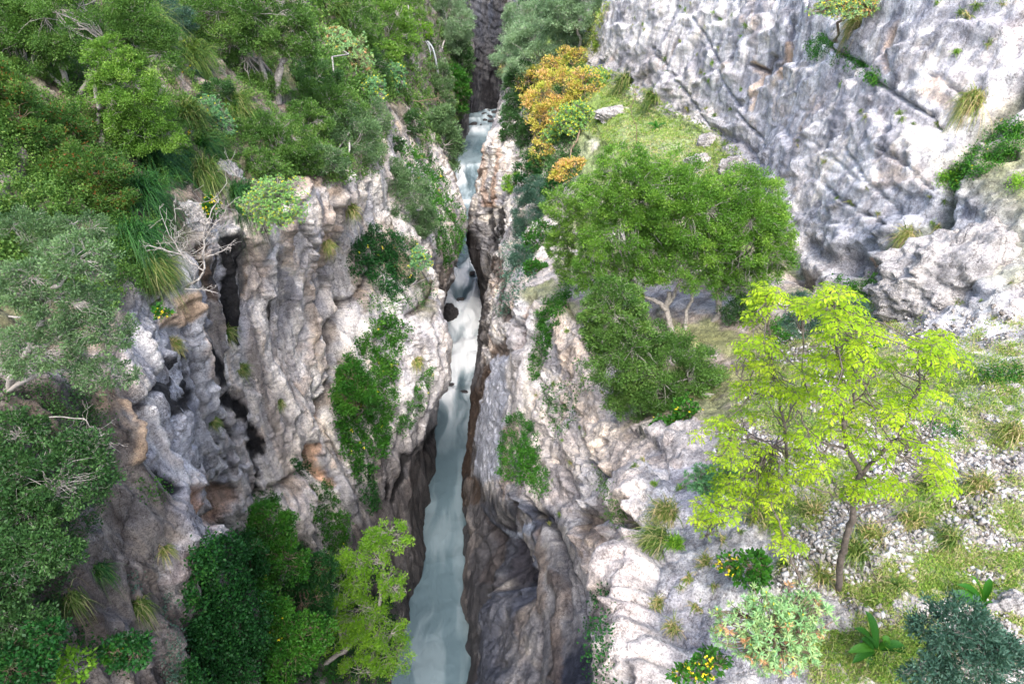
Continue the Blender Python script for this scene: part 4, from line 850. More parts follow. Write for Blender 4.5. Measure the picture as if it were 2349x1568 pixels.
woody('mastic_shrub', 'small rounded mastic shrub with reddish shoots, beside the dark trunk', 'shrub', [(150,300,120,110)], (170,360), 'red', tc=19)
woody('mastic_shrub', 'biggest mastic shrub, a dark dome with reddish shoots, left of the tussocks', 'shrub', [(150,400,280,170),(80,460,240,190),(220,430,170,180),(230,500,110,110)], (180,520), 'red', tc=18.5, clump=.2)
woody('conifer_shrub', 'dark teal feathery shrub at the top, between two evergreen trees', 'shrub', [(390,50,110,110),(400,110,80,70)], (400,150), 'blue', tc=28)
tussock('grass_tussock', 'long green grass tussock at the top edge, left of the teal shrub', 310, 55, 190, pal='grassg', tmax=.75, side=-.3)
tussock('grass_tussock', 'long green tussock spilling down beneath the teal shrub', 350, 115, 150, pal='grassg', tmax=.7)
tussock('grass_tussock', 'green tussock between the teal shrub and the broom', 440, 130, 110, pal='grassg', tmax=.7)
tussock('grass_tussock', 'dark drooping tussock below the bright round tree', 350, 385, 170, pal='grassd', tmax=.5, droop=1.0)
tussock('grass_tussock', 'dark drooping tussock right above the lichened grey rock', 405, 375, 110, pal='grassd', tmax=.6, droop=1.0)
tussock('grass_tussock', 'biggest dark tussock, left of the lichened grey rock', 325, 455, 190, pal='grassd', tmax=.5, droop=1.0)
tussock('grass_tussock', 'dark tussock hanging just above the grey-green foreground tree', 310, 550, 170, pal='grassd', tmax=.6, droop=1.0)
tussock('grass_tussock', 'dark tussock on the rim, left of the lime spurge', 545, 455, 130, pal='grassd', tmax=.5, droop=1.0)
tussock('grass_tussock', 'thin green tussock on the rim above the bleached dead shrub', 470, 400, 120, pal='grassg', tmax=.9, droop=.8)
tussock('grass_tussock', 'strawy tussock under the bleached dead shrub', 345, 610, 120, pal='grassg', tmax=.95)
tussock('grass_tussock', 'tall-plumed tussock near the top, right of the pale-limbed tree', 745, 25, 120, pal='grassg', tmax=.8)
tussock('grass_tussock', 'green tussock on the open slope left of the teal spurge', 430, 270, 110, pal='grassg', tmax=.8)
tussock('grass_tussock', 'green tussock beneath the big pale-limbed tree', 540, 250, 110, pal='grassg', tmax=.9)
tussock('grass_tussock', 'drooping green tussock under the little orange-flowered broom', 460, 340, 100, pal='grassd', tmax=.9)
woody('evergreen_shrub', 'small dark shrub between the broom and the pale-limbed tree', 'shrub', [(500,215,90,60),(470,240,60,50)], (500,240), 'dark')
woody('evergreen_shrub', 'low mid-green shrub right of the teal spurge', 'shrub', [(570,300,80,60)], (570,330), 'mid')
woody('broom_bush', 'yellow-flowered broom bush below the teal shrub', 'shrub', [(400,140,70,90)], (400,185), 'blue', tc=27, flowers=('yellow', 60), twigs=.4)
woody('broom_bush', 'small broom bush with a few yellow flowers, above the teal spurge', 'shrub', [(440,185,60,60)], (445,215), 'blue', tc=27, flowers=('yellow', 26), twigs=.6)
woody('broom_bush', 'small yellow-flowered broom at the rim, touching the bleached dead shrub', 'shrub', [(488,480,36,66)], (488,515), 'lush', tc=21.5, flowers=('yellow', 50), twigs=.4)
woody('broom_bush', 'tiny yellow-flowered broom on the brown rock below the dead shrub', 'shrub', [(372,715,34,34)], (372,725), 'lush', tc=17, flowers=('yellow', 24), twigs=.2)
woody('broom_bush', 'yellow-flowered broom on the left wall between the two dark tussocks', 'shrub', [(440,325,60,40)], (445,345), 'lush', tc=24, flowers=('orange', 40), twigs=.3)
spurge('tree_spurge', 'teal-leaved tree spurge above the white rock spur', 492, 290, 90, 110, (490,330), 'euph', .10)
spurge('tree_spurge', 'lime-green tree spurge full of yellow heads, on the rim of the pale rock face', 637, 482, 150, 150, (610,440), 'euphl', .28, .07, tc=23)
spurge('tree_spurge', 'pale spurge with reddening stems under the top trees', 785, 140, 130, 120, (800,190), 'euphr', .05)
spurge('tree_spurge', 'green spurge with yellow heads in the upper middle of the left slope', 850, 215, 80, 70, (850,245), 'euph', .4)
spurge('tree_spurge', 'second green spurge, just right of the yellow-headed one', 905, 190, 60, 80, (905,225), 'euph', .2)
spurge('tree_spurge', 'small round teal spurge on the left buttress above the big black river rock', 965, 605, 48, 66, (965,635), 'euph', .25, tc=32)
woody('evergreen_shrub', 'green shrub over the top of the pale rock face, below the twisting limbs', 'shrub', [(630,330,190,130),(590,380,110,80),(690,375,110,80)], (640,400), 'mid', clump=.22)
woody('evergreen_shrub', 'broad shrub with a light crown on the middle of the left slope', 'shrub', [(745,250,180,120),(700,280,130,90)], (740,310), 'mid', clump=.22)
woody('evergreen_shrub', 'blue-grey shrub overhanging the right end of the pale rock face', 'shrub', [(800,320,160,140),(740,370,130,70),(850,270,90,90)], (790,390), 'grey', clump=.24, twigs=1.6)
woody('evergreen_shrub', 'dark shrub behind the reddening spurge', 'shrub', [(720,190,120,110),(850,150,90,80)], (740,240), 'dark')
woody('evergreen_tree', 'rounded green tree at the top, left of the middle', 'tree', [(800,60,150,130),(740,20,90,90)], (800,120), 'mid', clump=.2)
woody('evergreen_tree', 'green tree with ochre-tinged crown, at the top above the thin waterfall', 'tree', [(885,60,140,150),(930,15,90,70),(880,130,90,60)], (890,150), 'bright', clump=.2)
woody('olive_tree', 'soft grey-green tree at the top of the left slope, beside the far cliff', 'tree', [(1020,55,120,140),(1030,10,80,60)], (1010,140), 'olive', clump=.2)
woody('evergreen_tree', 'dark tree below the soft grey-green one, against the far cliff', 'tree', [(1048,150,74,120),(1060,100,46,80)], (1050,220), 'dark', clump=.2)
woody('evergreen_shrub', 'fresh green bush low beside the upper river', 'shrub', [(1045,210,60,110),(1030,180,50,60)], (1045,260), 'lush')
woody('evergreen_shrub', 'yellow-green bush at the lip of the thin waterfall', 'shrub', [(968,68,50,44),(948,88,36,28)], (975,100), 'lime')
woody('evergreen_shrub', 'blue-green willowy shrub below the thin waterfall', 'shrub', [(1010,230,60,160),(1010,330,100,150)], (1010,300), 'grey', twigs=1.5)
woody('evergreen_shrub', 'dark shrub in the gully below the green spurges', 'shrub', [(940,290,60,60),(905,330,40,40)], (940,310), 'dark')
woody('evergreen_shrub', 'large grey-green shrub filling the gully right of the pale rock face', 'shrub', [(925,460,140,160),(900,400,80,70),(960,510,90,80)], (930,520), 'grey', clump=.2, twigs=1.2)
creeper('creeper_patch', 'bright green creeper on the buttress beside the grey-green gully shrub', [[(915,335),(975,340),(1010,390),(1030,440),(1000,480),(960,450),(925,390)]], 'lush', flowers=.03)
creeper('creeper_patch', 'green creeper on the tip of the buttress, just left of the upper rapid', [[(975,470),(1040,450),(1062,500),(1050,590),(1015,620),(990,560),(960,520)]], 'lush')
creeper('creeper_patch', 'mixed green creepers and grass across the gully under the grey-green shrub', [[(850,520),(900,540),(960,570),(955,640),(900,690),(850,650),(790,620),(800,570)]], 'deep', grass=2, flowers=.04, depth=.4)
creeper('creeper_patch', 'thin scattered greenery on the ledge above the heart-shaped creeper', [[(790,690),(900,680),(985,640),(1000,690),(930,710),(820,715)]], 'lush', dens=.22, grass=1)
creeper('creeper_patch', 'largest dark green creeper, climbing the middle of the left wall beside the round buttress', [[(850,735),(900,722),(935,760),(920,810),(905,880),(900,950),(885,1030),(860,1070),(810,1090),(780,1030),(768,950),(765,870),(790,830),(810,790)]], 'lush', .12, 1.15, .5, flowers=.03)
woody('evergreen_shrub', 'small-leaved bush growing out of the largest creeper', 'shrub', [(815,900,100,150)], (820,970), 'lush', tc=33)
creeper('creeper_patch', 'narrow creeper with grass on the right side of the round buttress', [[(960,860),(990,840),(975,920),(945,980),(920,1010),(905,980),(930,930)]], 'lush', dens=.6, grass=1.5, flowers=.05)
tussock('grass_tussock', 'tan-tipped tuft on the face of the round buttress', 955, 828, 36, pal='grassy')
tussock('grass_tussock', 'tan-tipped tuft high on the pale face near its right end', 800, 478, 44, pal='grassy')
tussock('grass_tussock', 'tan-tipped tuft on the pale face beside the dark notch', 752, 560, 40, pal='grassy', tmax=1)
tussock('grass_tussock', 'green tuft on the pale face, between the wide black streak and the long one', 517, 762, 46, pal='grassg')
tussock('grass_tussock', 'green tuft growing from the middle of the long black streak', 553, 848, 46, pal='grassg')
tussock('grass_tussock', 'thin tuft on the pale face, low between two black streaks', 487, 965, 34, pal='grassg')
tussock('grass_tussock', 'strawy tuft on the brown rock left of the forked black stains', 395, 790, 46, pal='grassy')
tussock('grass_tussock', 'tiny tuft in the centre of the pale face', 640, 920, 36, pal='grassg', n=60)
# grey-green foreground trees at the left edge
woody('evergreen_tree', 'grey-green tree nearest at the left edge, with a light crown and pale crooked limbs', 'tree', [(185,600,170,130),(60,650,150,120),(150,700,230,130),(230,760,170,120),(90,800,220,140),(240,860,160,90)], (10,900), 'grey', Yc=9.2,
      stems=[([(10,900),(40,850),(66,796),(95,745),(95,690),(140,650),(155,625)], .075, .03), ([(10,900),(60,870),(110,850),(180,850),(230,880)], .05, .02), ([(66,796),(110,790),(150,760),(200,740)], .035, .015), ([(95,700),(60,730),(20,725)], .03, .012)], clump=.2, twigs=2.4, cov=.95)
woody('evergreen_shrub', 'drab shrub between the mastic dome and the grey-green foreground tree', 'shrub', [(60,540,200,110),(190,530,150,80)], (100,590), 'grey', tc=15, twigs=1.5)
woody('evergreen_shrub', 'dark green shrub hanging at the left edge above the bottom corner', 'shrub', [(120,1090,270,180),(40,990,130,110),(60,1180,180,150),(200,1010,120,60)], (60,1150), 'dark', tc=11.2, clump=.2, cov=.8, twigs=1.5)
woody('evergreen_shrub', 'leggy dark shrub low on the left edge', 'shrub', [(110,1260,190,130),(30,1300,140,200),(60,1430,150,120)], (40,1380), 'dark', tc=10.8, clump=.22, cov=.9, twigs=1.2)
woody('evergreen_shrub', 'deep green shrub in the bottom left corner', 'shrub', [(50,1530,160,120),(110,1450,90,70)], (60,1568), 'deep', tc=10.5)
tussock('grass_tussock', 'hanging green tuft on the brown wall in the lower left', 225, 1305, 70, pal='grassd', tmax=.9, droop=1.1, n=160)
tussock('grass_tussock', 'long strawy hanging tuft on the brown rib, lower left', 318, 1385, 80, pal='grassg', tmax=1.0, droop=1.1, n=200)
tussock('grass_tussock', 'yellowing tuft beside the small cave on the left', 375, 1260, 60, pal='grassy', n=70)
tussock('grass_tussock', 'faded tuft behind the hanging green one, lower left', 165, 1370, 90, pal='grassg', tmax=1.0, droop=1.1, n=160)
creeper('creeper_patch', 'ivy trailing down the edge of the brown rib beside the dark alcove', [[(375,1350),(395,1370),(405,1420),(420,1480),(425,1560),(380,1560),(385,1450),(365,1390)]], 'blue', .05, .5, .08)
creeper('creeper_patch', 'ivy string on the brown wall above the strawy tuft', [[(292,1310),(315,1320),(312,1350),(300,1350)]], 'blue', .05, .9, .05)
creeper('creeper_patch', 'greenery at the foot of the brown wall, bottom left', [[(130,1450),(185,1440),(200,1480),(250,1450),(300,1470),(280,1540),(200,1500),(150,1520)]], 'deep', .07, .8, .15)
woody('broad_leaf_plant', 'bright green broad-leaved plant at the bottom edge, lower left', 'plant', [(168,1525,85,85)], (170,1560), 'lime', tc=11.5, twigs=0)
woody('fennel_plant', 'feathery dark fennel near the bottom edge, lower left', 'plant', [(300,1490,110,90)], (300,1530), 'deep', tc=12)
woody('broom_bush', 'low broom with a few yellow flowers beside the dark fennel', 'shrub', [(265,1500,60,50)], (265,1530), 'lush', tc=12, flowers=('yellow', 8), twigs=.2)
creeper('creeper_patch', 'small greenery in the crack above the brown rib', [[(310,1100),(345,1090),(385,1110),(390,1140),(340,1150),(315,1130)]], 'lush', .05, .4, .12)
# alcove
woody('evergreen_shrub', 'dark glossy bush at the top of the alcove below the orange hollow', 'shrub', [(530,1290,160,140),(470,1290,70,90)], (540,1340), 'deep', tc=22)
woody('evergreen_shrub', 'green bush climbing out of the alcove between two rock ribs', 'shrub', [(620,1200,110,130),(640,1290,130,120)], (630,1250), 'lush', tc=24)
woody('evergreen_shrub', 'shadowy bush deep in the alcove against the cave mouth', 'shrub', [(480,1390,130,150),(450,1490,100,140)], (470,1420), 'deep', tc=21)
woody('evergreen_shrub', 'yellow-speckled bush in the middle of the alcove', 'shrub', [(590,1400,150,120)], (600,1430), 'lush', tc=22, flowers=('yellow', 40))
woody('evergreen_shrub', 'large bright-topped bush at the bottom of the alcove, next to the lime tree', 'shrub', [(620,1500,230,170),(690,1450,150,110),(520,1530,150,100)], (600,1540), 'lush', tc=22.5, clump=.2)
woody('evergreen_shrub', 'dark bush behind the lime tree', 'shrub', [(700,1380,130,130),(740,1300,70,90)], (720,1400), 'deep', tc=25)
creeper('creeper_patch', 'green creeper in the cleft right of the tall pale rib', [[(705,1110),(750,1100),(790,1170),(800,1270),(760,1300),(735,1240),(715,1170)]], 'lush', .09, .9, .3, flowers=.02)
creeper('creeper_patch', 'small creeper on the ridge left of the river, under the largest creeper', [[(810,1060),(850,1060),(870,1160),(850,1180),(825,1150)]], 'deep', .09, .8, .25)
creeper('creeper_patch', 'small greenery in the crack between the pale face and the tall rib', [[(670,1050),(700,1040),(720,1080),(690,1100)]], 'deep', .06, .8, .15)
creeper('creeper_patch', 'climbing greenery on the right edge of the orange hollow', [[(585,1120),(640,1130),(640,1180),(600,1200),(560,1230),(575,1170)]], 'lush', .06, .8, .2)
woody('sapling', 'airy lime-green tree leaning over the river at the bottom', 'tree', [(890,1235,110,90),(840,1280,110,100),(780,1330,140,120),(820,1400,150,110),(900,1340,70,100),(870,1440,130,110),(890,1500,120,110),(760,1450,120,110),(830,1530,110,70)], (745,1525), 'lime', Yc=17.5,
      stems=[([(745,1525),(790,1490),(850,1435),(870,1390),(878,1330),(880,1270)], .12, .04), ([(850,1435),(880,1470),(900,1520)], .05, .02), ([(790,1490),(770,1420),(780,1340)], .06, .02)], clump=.26, open_=.4, cov=.8)
# bleached shrubs
bare_shrub('dead_shrub', 'bleached leafless shrub with forking branches on the rim above the brown rock', (425,662), [
  ([(425,662),(450,645),(470,622),(472,590),(468,552),(475,510),(490,470),(500,440)], 3.4, 1.2), ([(470,622),(440,600),(420,585),(400,560),(385,530),(375,500)], 2.0, .9),
  ([(420,585),(385,575),(350,565),(330,562)], 1.4, .7), ([(468,552),(490,520),(510,490),(520,470)], 1.8, .8), ([(472,590),(500,580),(530,565)], 1.5, .7), ([(475,510),(450,490),(440,470)], 1.2, .6), ([(425,662),(470,665),(500,672)], 1.6, .6), ([(400,560),(405,520),(400,480)], 1.2, .6)], Y=16.2)
bare_shrub('dead_branch', 'bare brown branch reaching right, below the thin waterfall', (930,228), [([(930,228),(960,232),(985,228),(1010,224)], 1.3, .6), ([(960,232),(980,250)], .9, .5)], mat='brown')
bare_shrub('dead_branch', 'little forked white twig on the brown wall, lower left', (325,1375), [([(325,1375),(300,1385),(270,1395)], .9, .4), ([(300,1385),(320,1410),(330,1428)], .8, .4)], twig=.4)
bare_shrub('dead_branch', 'pale crooked limbs under the grey-green foreground tree', (60,975), [([(60,975),(120,955),(190,960),(220,985),(260,1020)], 2.0, .7), ([(60,975),(30,960),(0,940)], 2.2, 1.4), ([(120,1000),(180,1030),(250,1040)], 1.6, .6), ([(0,1085),(30,1130),(60,1165),(110,1180)], 2.2, .8), ([(0,1085),(40,1060),(100,1045)], 1.8, .7)], Y=9.4, twig=3)
boulder('rock_outcrop', 'lichened grey rock among the dark tussocks on the left slope', 420, 475, 110, 120, sink=.9)
boulder('rock_outcrop', 'white rock spur below the teal spurge', 505, 385, 90, 130, sink=.9)
# ------------------------------------------------------------------ right side
woody('olive_tree', 'olive-grey tree at the top, touching the right of the far cliff', 'tree', [(1225,45,140,150),(1195,100,60,70)], (1200,180), 'olive', clump=.2)
woody('olive_tree', 'largest olive-grey tree, above the orange tree', 'tree', [(1250,130,220,150),(1200,130,130,130),(1270,60,190,150),(1310,120,120,100)], (1240,200), 'olive', clump=.18)
woody('olive_tree', 'olive-grey tree with a bare standing trunk beside the green slope', 'tree', [(1325,30,150,140),(1285,20,110,100)], (1331,122), 'olive', stems=[([(1331,122),(1330,90),(1324,68),(1310,50)], .16, .08), ([(1324,68),(1345,45)], .08, .04)], clump=.2)
woody('evergreen_shrub', 'dark dense shrub left of the orange tree, above the white rock lip', 'shrub', [(1195,230,90,160),(1180,300,70,70),(1215,310,60,60)], (1200,280), 'dark', clump=.22)
woody('evergreen_shrub', 'small yellowing bush on the far pillar', 'shrub', [(1163,155,45,60),(1185,190,30,40)], (1165,180), 'autumn', cov=.7)
spurge('tree_spurge', 'small teal spurge at the edge of the dark dense shrub', 1163, 262, 26, 40, (1165,280), 'euph', .0)
woody('smoke_tree', 'orange and yellow autumn-coloured tree on the right lip of the gorge', 'tree', [(1235,190,100,70),(1300,155,130,90),(1285,225,170,130),(1340,215,90,110),(1262,300,90,120),(1250,360,70,70),(1305,395,100,70),(1280,270,90,80)], (1345,270), 'autumn', clump=.2, cov=.9, open_=.3, twigs=1.6)
spurge('tree_spurge', 'yellow-headed spurge right of the orange tree', 1367, 190, 82, 60, (1370,220), 'euphl', .65)
spurge('tree_spurge', 'pale yellow-headed spurge below the orange tree', 1310, 285, 96, 90, (1325,325), 'euphl', .55)
spurge('tree_spurge', 'smaller pale spurge hugging the lower left of the pale yellow-headed one', 1270, 320, 56, 60, (1280,350), 'euphl', .5)
woody('evergreen_shrub', 'small lime-yellow bush on the dark right wall', 'shrub', [(1182,420,62,44)], (1185,440), 'lime')
woody('oleander_bush', 'dark blue-green oleander on the right wall', 'shrub', [(1215,500,80,160),(1200,590,60,60),(1235,440,60,70)], (1215,560), 'blue', cov=1.1)
woody('evergreen_shrub', 'fresh green bush hanging left of the light crown', 'shrub', [(1240,560,90,100),(1230,620,60,50)], (1240,600), 'lush', cov=.9)
woody('evergreen_shrub', 'dark thicket under the orange tree', 'shrub', [(1230,400,100,80),(1270,440,60,60)], (1240,430), 'deep')
creeper('creeper_patch', 'dark scrub on the shadowed right wall above the white rock head', [[(1150,560),(1210,540),(1240,620),(1190,690),(1150,740),(1130,720),(1160,650)]], 'blue', .08, .5, .25)
creeper('creeper_patch', 'green gully creeper behind the white rock head', [[(1255,690),(1300,640),(1310,680),(1275,760),(1250,850),(1222,880),(1212,830),(1235,760),(1235,715)]], 'lush', .08, 1.1, .25)
creeper('creeper_patch', 'round green creeper on the pale right wall, halfway down', [[(1165,965),(1200,950),(1235,975),(1240,1050),(1235,1110),(1195,1110),(1150,1090),(1155,1020)]], 'lush', .08, 1.2, .3)
creeper('creeper_patch', 'narrow creeper beside the round green one on the right wall', [[(1225,1070),(1250,1060),(1262,1120),(1250,1150),(1215,1130)]], 'lush', .06, .8, .15)
creeper('creeper_patch', 'sparse tufts dotted over the pale right wall', [[(1240,870),(1330,880),(1330,960),(1280,1010),(1240,960)],[(1320,820),(1380,850),(1370,900),(1330,890)]], 'lush', .06, .28, .12, grass=.6)
creeper('creeper_patch', 'mossy growth in the dark hollow under the tan overhang', [[(1355,1060),(1400,1110),(1440,1180),(1420,1200),(1380,1140)]], 'mid', .05, .7, .12)
creeper('creeper_patch', 'dark scrub low in the hollow of the right wall', [[(1365,1340),(1400,1340),(1405,1560),(1360,1560),(1350,1440)]], 'deep', .06, .8, .15)
woody('oleander_bush', 'thin dark oleander growing in the hollow at the bottom', 'shrub', [(1410,1470,90,100),(1420,1530,70,70)], (1415,1560), 'blue', tc=17, cov=.7, twigs=2)
# oaks
OAKY = 20.0
woody('holm_oak', 'biggest tree, a broad green holm oak on the terrace with a bare leaning trunk', 'tree', [(1560,470,360,210),(1440,420,230,160),(1690,500,240,230),(1420,560,220,220),(1560,590,280,170),(1740,570,180,190),(1700,640,150,110),(1370,630,140,130),(1580,530,240,200),(1420,670,110,80)], (1615,806), 'oak', Yc=OAKY,
      stems=[([(1615,806),(1624,770),(1647,720),(1651,698),(1650,650)], .15, .09), ([(1565,800),(1558,783),(1535,746),(1527,710),(1535,670)], .15, .08), ([(1527,710),(1509,690),(1480,680),(1450,640)], .09, .04), ([(1527,710),(1545,680),(1560,640)], .08, .04), ([(1575,770),(1572,740),(1580,700),(1590,660)], .08, .05)], clump=.16, cov=.75, open_=.18, twigs=1.6)
woody('holm_oak', 'dark green oak scrub hanging below the broad oak on the terrace edge', 'tree', [(1410,710,150,150),(1430,800,190,190),(1520,860,270,210),(1480,920,180,130),(1580,900,130,140),(1390,740,130,150)], (1520,900), 'mid', Yc=15.6, clump=.18, cov=1.1)
woody('evergreen_tree', 'yellow-green tree at the left of the broad oak', 'tree', [(1300,470,120,90),(1330,520,130,120),(1285,560,70,90),(1310,620,70,60)], (1340,650), 'bright', Yc=23, clump=.2)
woody('evergreen_shrub', 'bright green scrub under the dark oak scrub', 'shrub', [(1540,985,90,80),(1570,940,60,60)], (1540,1020), 'lush', tc=17.5, flowers=('yellow', 14))
woody('evergreen_shrub', 'feathery dark shrub in the shade behind the leaning oak trunk', 'shrub', [(1700,710,90,70),(1750,730,60,50)], (1710,745), 'dark', tc=23)
bare_shrub('dead_sapling', 'thin leafless sapling standing on the green slope above the oak', (1465,370), [([(1465,370),(1463,330),(1458,290),(1448,245),(1438,225)], 1.5, .5), ([(1448,245),(1458,220),(1460,205)], .8, .4)], mat='brown', twig=.8, cat='dead sapling')
bare_shrub('fallen_log', 'weathered fallen log with splintered roots beside the yellow-green saplings', (1605,905), [([(1605,905),(1630,906),(1660,912),(1672,905)], 7.5, 5.5), ([(1660,912),(1690,925),(1730,932),(1760,925)], 2.2, 1.0), ([(1605,905),(1590,930),(1570,980)], 1.6, .7), ([(1650,915),(1640,950),(1620,1000)], 1.2, .6)], mat='grey', twig=1.5, cat='log')
bare_shrub('dead_branch', 'forked grey dead branch lying below the bright green scrub', (1600,1000), [([(1600,1000),(1570,1040),(1530,1070)], 1.6, .7), ([(1600,1000),(1590,1030),(1580,1060)], 1.2, .6)], mat='pale', twig=2)
bare_shrub('metal_rod', 'thin dark rod leaning against the cliff right of the oak', (1763,457), [([(1763,457),(1774,412)], 1.1, 1.0), ([(1774,412),(1768,422)], .8, .6)], mat='dark', twig=0, cat='rod')
# upper cliff
spurge('tree_spurge', 'wide spurge with yellow and red heads on the ledge at the top of the cliff', 1940, 25, 160, 70, (1917,95), 'euphr', .4, tc=24)
creeper('creeper_patch', 'green strip of plants along the diagonal crack of the upper cliff', [[(1850,110),(1890,85),(1930,100),(1970,135),(2010,165),(2025,195),(2000,190),(1960,165),(1900,135),(1860,135)]], 'lush', .05, .9, .15, grass=.8)
creeper('creeper_patch', 'bright leafy ledge running down from the right edge of the cliff', [[(2349,270),(2349,345),(2290,385),(2230,410),(2190,440),(2150,430),(2200,370),(2260,330),(2300,290)]], 'lush', .055, .9, .2, flowers=.04, grass=2)
creeper('creeper_patch', 'yellow-green clump at the right edge beside the boulder', [[(2349,400),(2349,440),(2310,440),(2320,415)]], 'lime', .05, .9, .12)
creeper('creeper_patch', 'yellowing leafy clump on the ledge end, left of the white slab', [[(2150,400),(2190,385),(2215,410),(2170,440),(2150,430)]], 'lime', .05, .8, .12)
creeper('creeper_patch', 'leafy green plants at the cliff foot behind the yellow-green saplings', [[(1915,640),(1980,650),(2020,620),(2060,600),(2090,610),(2060,640),(2020,680),(1960,680)]], 'lush', .07, .9, .18, grass=1)
creeper('creeper_patch', 'low dark leaves in the shade at the foot of the cliff', [[(1770,740),(1820,730),(1830,770),(1790,800),(1760,790)]], 'lush', .08, 1.0, .15)
creeper('creeper_patch', 'bright green grass path beside the olive trunk', [[(1350,60),(1400,0),(1380,60),(1370,120),(1350,130),(1338,120)]], 'turf', .05, .9, .12, grass=3, cat='greenery')
woody('juniper_bush', 'blue-green juniper behind the yellow-green saplings', 'shrub', [(1845,735,90,80),(1835,690,50,50)], (1850,765), 'blue', tc=17.5)
woody('juniper_bush', 'second blue-green juniper, half hidden behind the tallest sapling top', 'shrub', [(1955,720,70,60)], (1960,750), 'blue', tc=16)
tussock('grass_tussock', 'big two-toned tussock high on the right of the cliff', 2235, 240, 110, pal='grassy', droop=.9, n=420)
tussock('grass_tussock', 'straw-coloured tussock under the ledge spurge at the top', 1965, 62, 80, pal='grassy', droop=.8)
tussock('grass_tussock', 'tussock between the cliff foot and the large boulder', 2085, 615, 80, pal='grassy', n=240, side=.3)
tussock('grass_tussock', 'strawy tussock on the notch above the large boulder', 2085, 540, 80, pal='grassy', n=160)
tussock('grass_tussock', 'bright tussock at the top of the green slope', 1440, 190, 80, pal='grassg', n=300)
tussock('grass_tussock', 'grassy tuft in the corner of the cliff foot', 1500, 225, 70, pal='grassg', n=220)
tussock('grass_tussock', 'dense tussock hanging over the right lip, below the dead branch', 1530, 1180, 105, pal='grassy', n=360, side=-.4)
tussock('grass_tussock', 'long-bladed tussock hanging over the right lip', 1515, 1235, 110, pal='grassg', n=340, side=-.5)
tussock('grass_tussock', 'vivid green round tussock on the right lip', 1548, 1250, 62, pal='lime', n=260)
tussock('grass_tussock', 'small two-toned tuft on the right lip, above the spiky bush', 1505, 1385, 66, pal='grassy', n=150)
tussock('grass_tussock', 'straw tuft on the right lip beside the spiky bush', 1545, 1440, 64, pal='grassy', n=130)
tussock('grass_tussock', 'tall tussock standing right behind the main sapling trunk', 1960, 1270, 120, pal='grassg', n=360)
tussock('grass_tussock', 'straw-tipped tussock beside the white stones, right of the main trunk', 2090, 1200, 110, pal='grassy', n=280)
tussock('grass_tussock', 'tussock left of the main sapling trunk', 1870, 1180, 90, pal='grassy', n=160)
tussock('grass_tussock', 'low tussock at the foot of the main sapling trunk', 1885, 1330, 100, pal='grassy', n=220)
tussock('grass_tussock', 'grassy tuft right of the yellow-green sapling leaves', 2130, 1120, 90, pal='grassg', n=220)
tussock('grass_tussock', 'tuft beside the yellow-flowered broom, on its left', 1620, 1290, 60, pal='grassy', n=90)
tussock('grass_tussock', 'faded tussock near the right edge among white stones', 2250, 1120, 110, pal='grassy', n=220)
tussock('grass_tussock', 'long straw and green tussock in front of the narrow grey rock', 2000, 1235, 110, pal='grassy', n=260)
tussock('grass_tussock', 'green tussock on the bank above the right strap-leaved plant', 2180, 1240, 120, pal='grassg', n=260)
tussock('grass_tussock', 'straw tussock on the rock face left of the curved low sapling', 1740, 1190, 100, pal='grassy', n=160, droop=1.0)
tussock('grass_tussock', 'green tussock hanging between the broom bush and the low sapling', 1800, 1300, 70, pal='grassg', n=120, droop=.9)
tussock('grass_tussock', 'yellowish tussock at the right edge above the scree', 2320, 1000, 110, pal='grassy', n=220)
tussock('grass_tussock', 'grass clump between the mastic shrub and the grey rock', 2060, 1350, 70, pal='grassg', n=160)
woody('broom_bush', 'dense broom bush with yellow flowers on its left side, left of the main trunk', 'shrub', [(1718,1300,95,95)], (1720,1345), 'lush', tc=10.6, clump=.22, twigs=.3)
woody('broom_bush', 'thin yellow-flowering broom shoot beside the dense broom bush', 'shrub', [(1668,1290,50,60)], (1680,1325), 'lush', tc=10.6, flowers=('yellow', 34), cov=.5)
woody('broom_bush', 'yellow-flowered broom at the bottom edge near the right lip', 'shrub', [(1580,1545,80,50),(1630,1520,90,70)], (1610,1560), 'lush', tc=9.3, flowers=('yellow', 30), cov=.7)
woody('spiky_bush', 'round dark green spiky bush growing on the pale lip rock', 'shrub', [(1496,1490,66,74)], (1495,1520), 'deep', tc=12.0, twigs=.6)
woody('spiky_bush', 'flat green bush just above the round spiky one', 'shrub', [(1478,1415,48,36)], (1480,1430), 'lush', tc=12.2)
spurge('tree_spurge', 'teal-green spurge left of the lowest sapling leaves', 1628, 1110, 120, 110, (1640,1150), 'euph', .03, .07, tc=12.2)
spurge('tree_spurge', 'largest spurge, a wide pale green dome with reddening leaves at the bottom', 1760, 1450, 230, 260, (1790,1540), 'euphr', .14, .08, tc=8.6, cov=.8)
woody('mastic_shrub', 'dense blue-green mastic shrub in the bottom right corner', 'shrub', [(2190,1440,190,150),(2240,1510,220,140),(2135,1545,130,80)], (2200,1540), 'blue', tc=7.4, clump=.2, cov=1.15, twigs=.6)
strap_plant('squill_plant', 'broad strap-leaved plant at the bottom, left of the mastic shrub', 2010, 1490, [(1945,1495),(1960,1440),(1985,1400),(2075,1480),(2050,1530),(2030,1568),(1985,1560),(1955,1520),(2090,1500),(2020,1545),(1975,1465),(2040,1460)], 'lush', W=.13)
strap_plant('squill_plant', 'arching strap-leaved plant right of the white stones, above the mastic shrub', 2255, 1385, [(2195,1340),(2180,1358),(2225,1320),(2270,1325),(2280,1430),(2240,1410),(2285,1395),(2215,1380),(2190,1375)], 'lush', W=.11)
strap_plant('squill_plant', 'dark strap-leaved plant in the middle of the sapling leaves', 2010, 800, [(1985,815),(2040,790),(2030,830),(1990,790),(2050,810),(2000,835)], 'lush', W=.16)
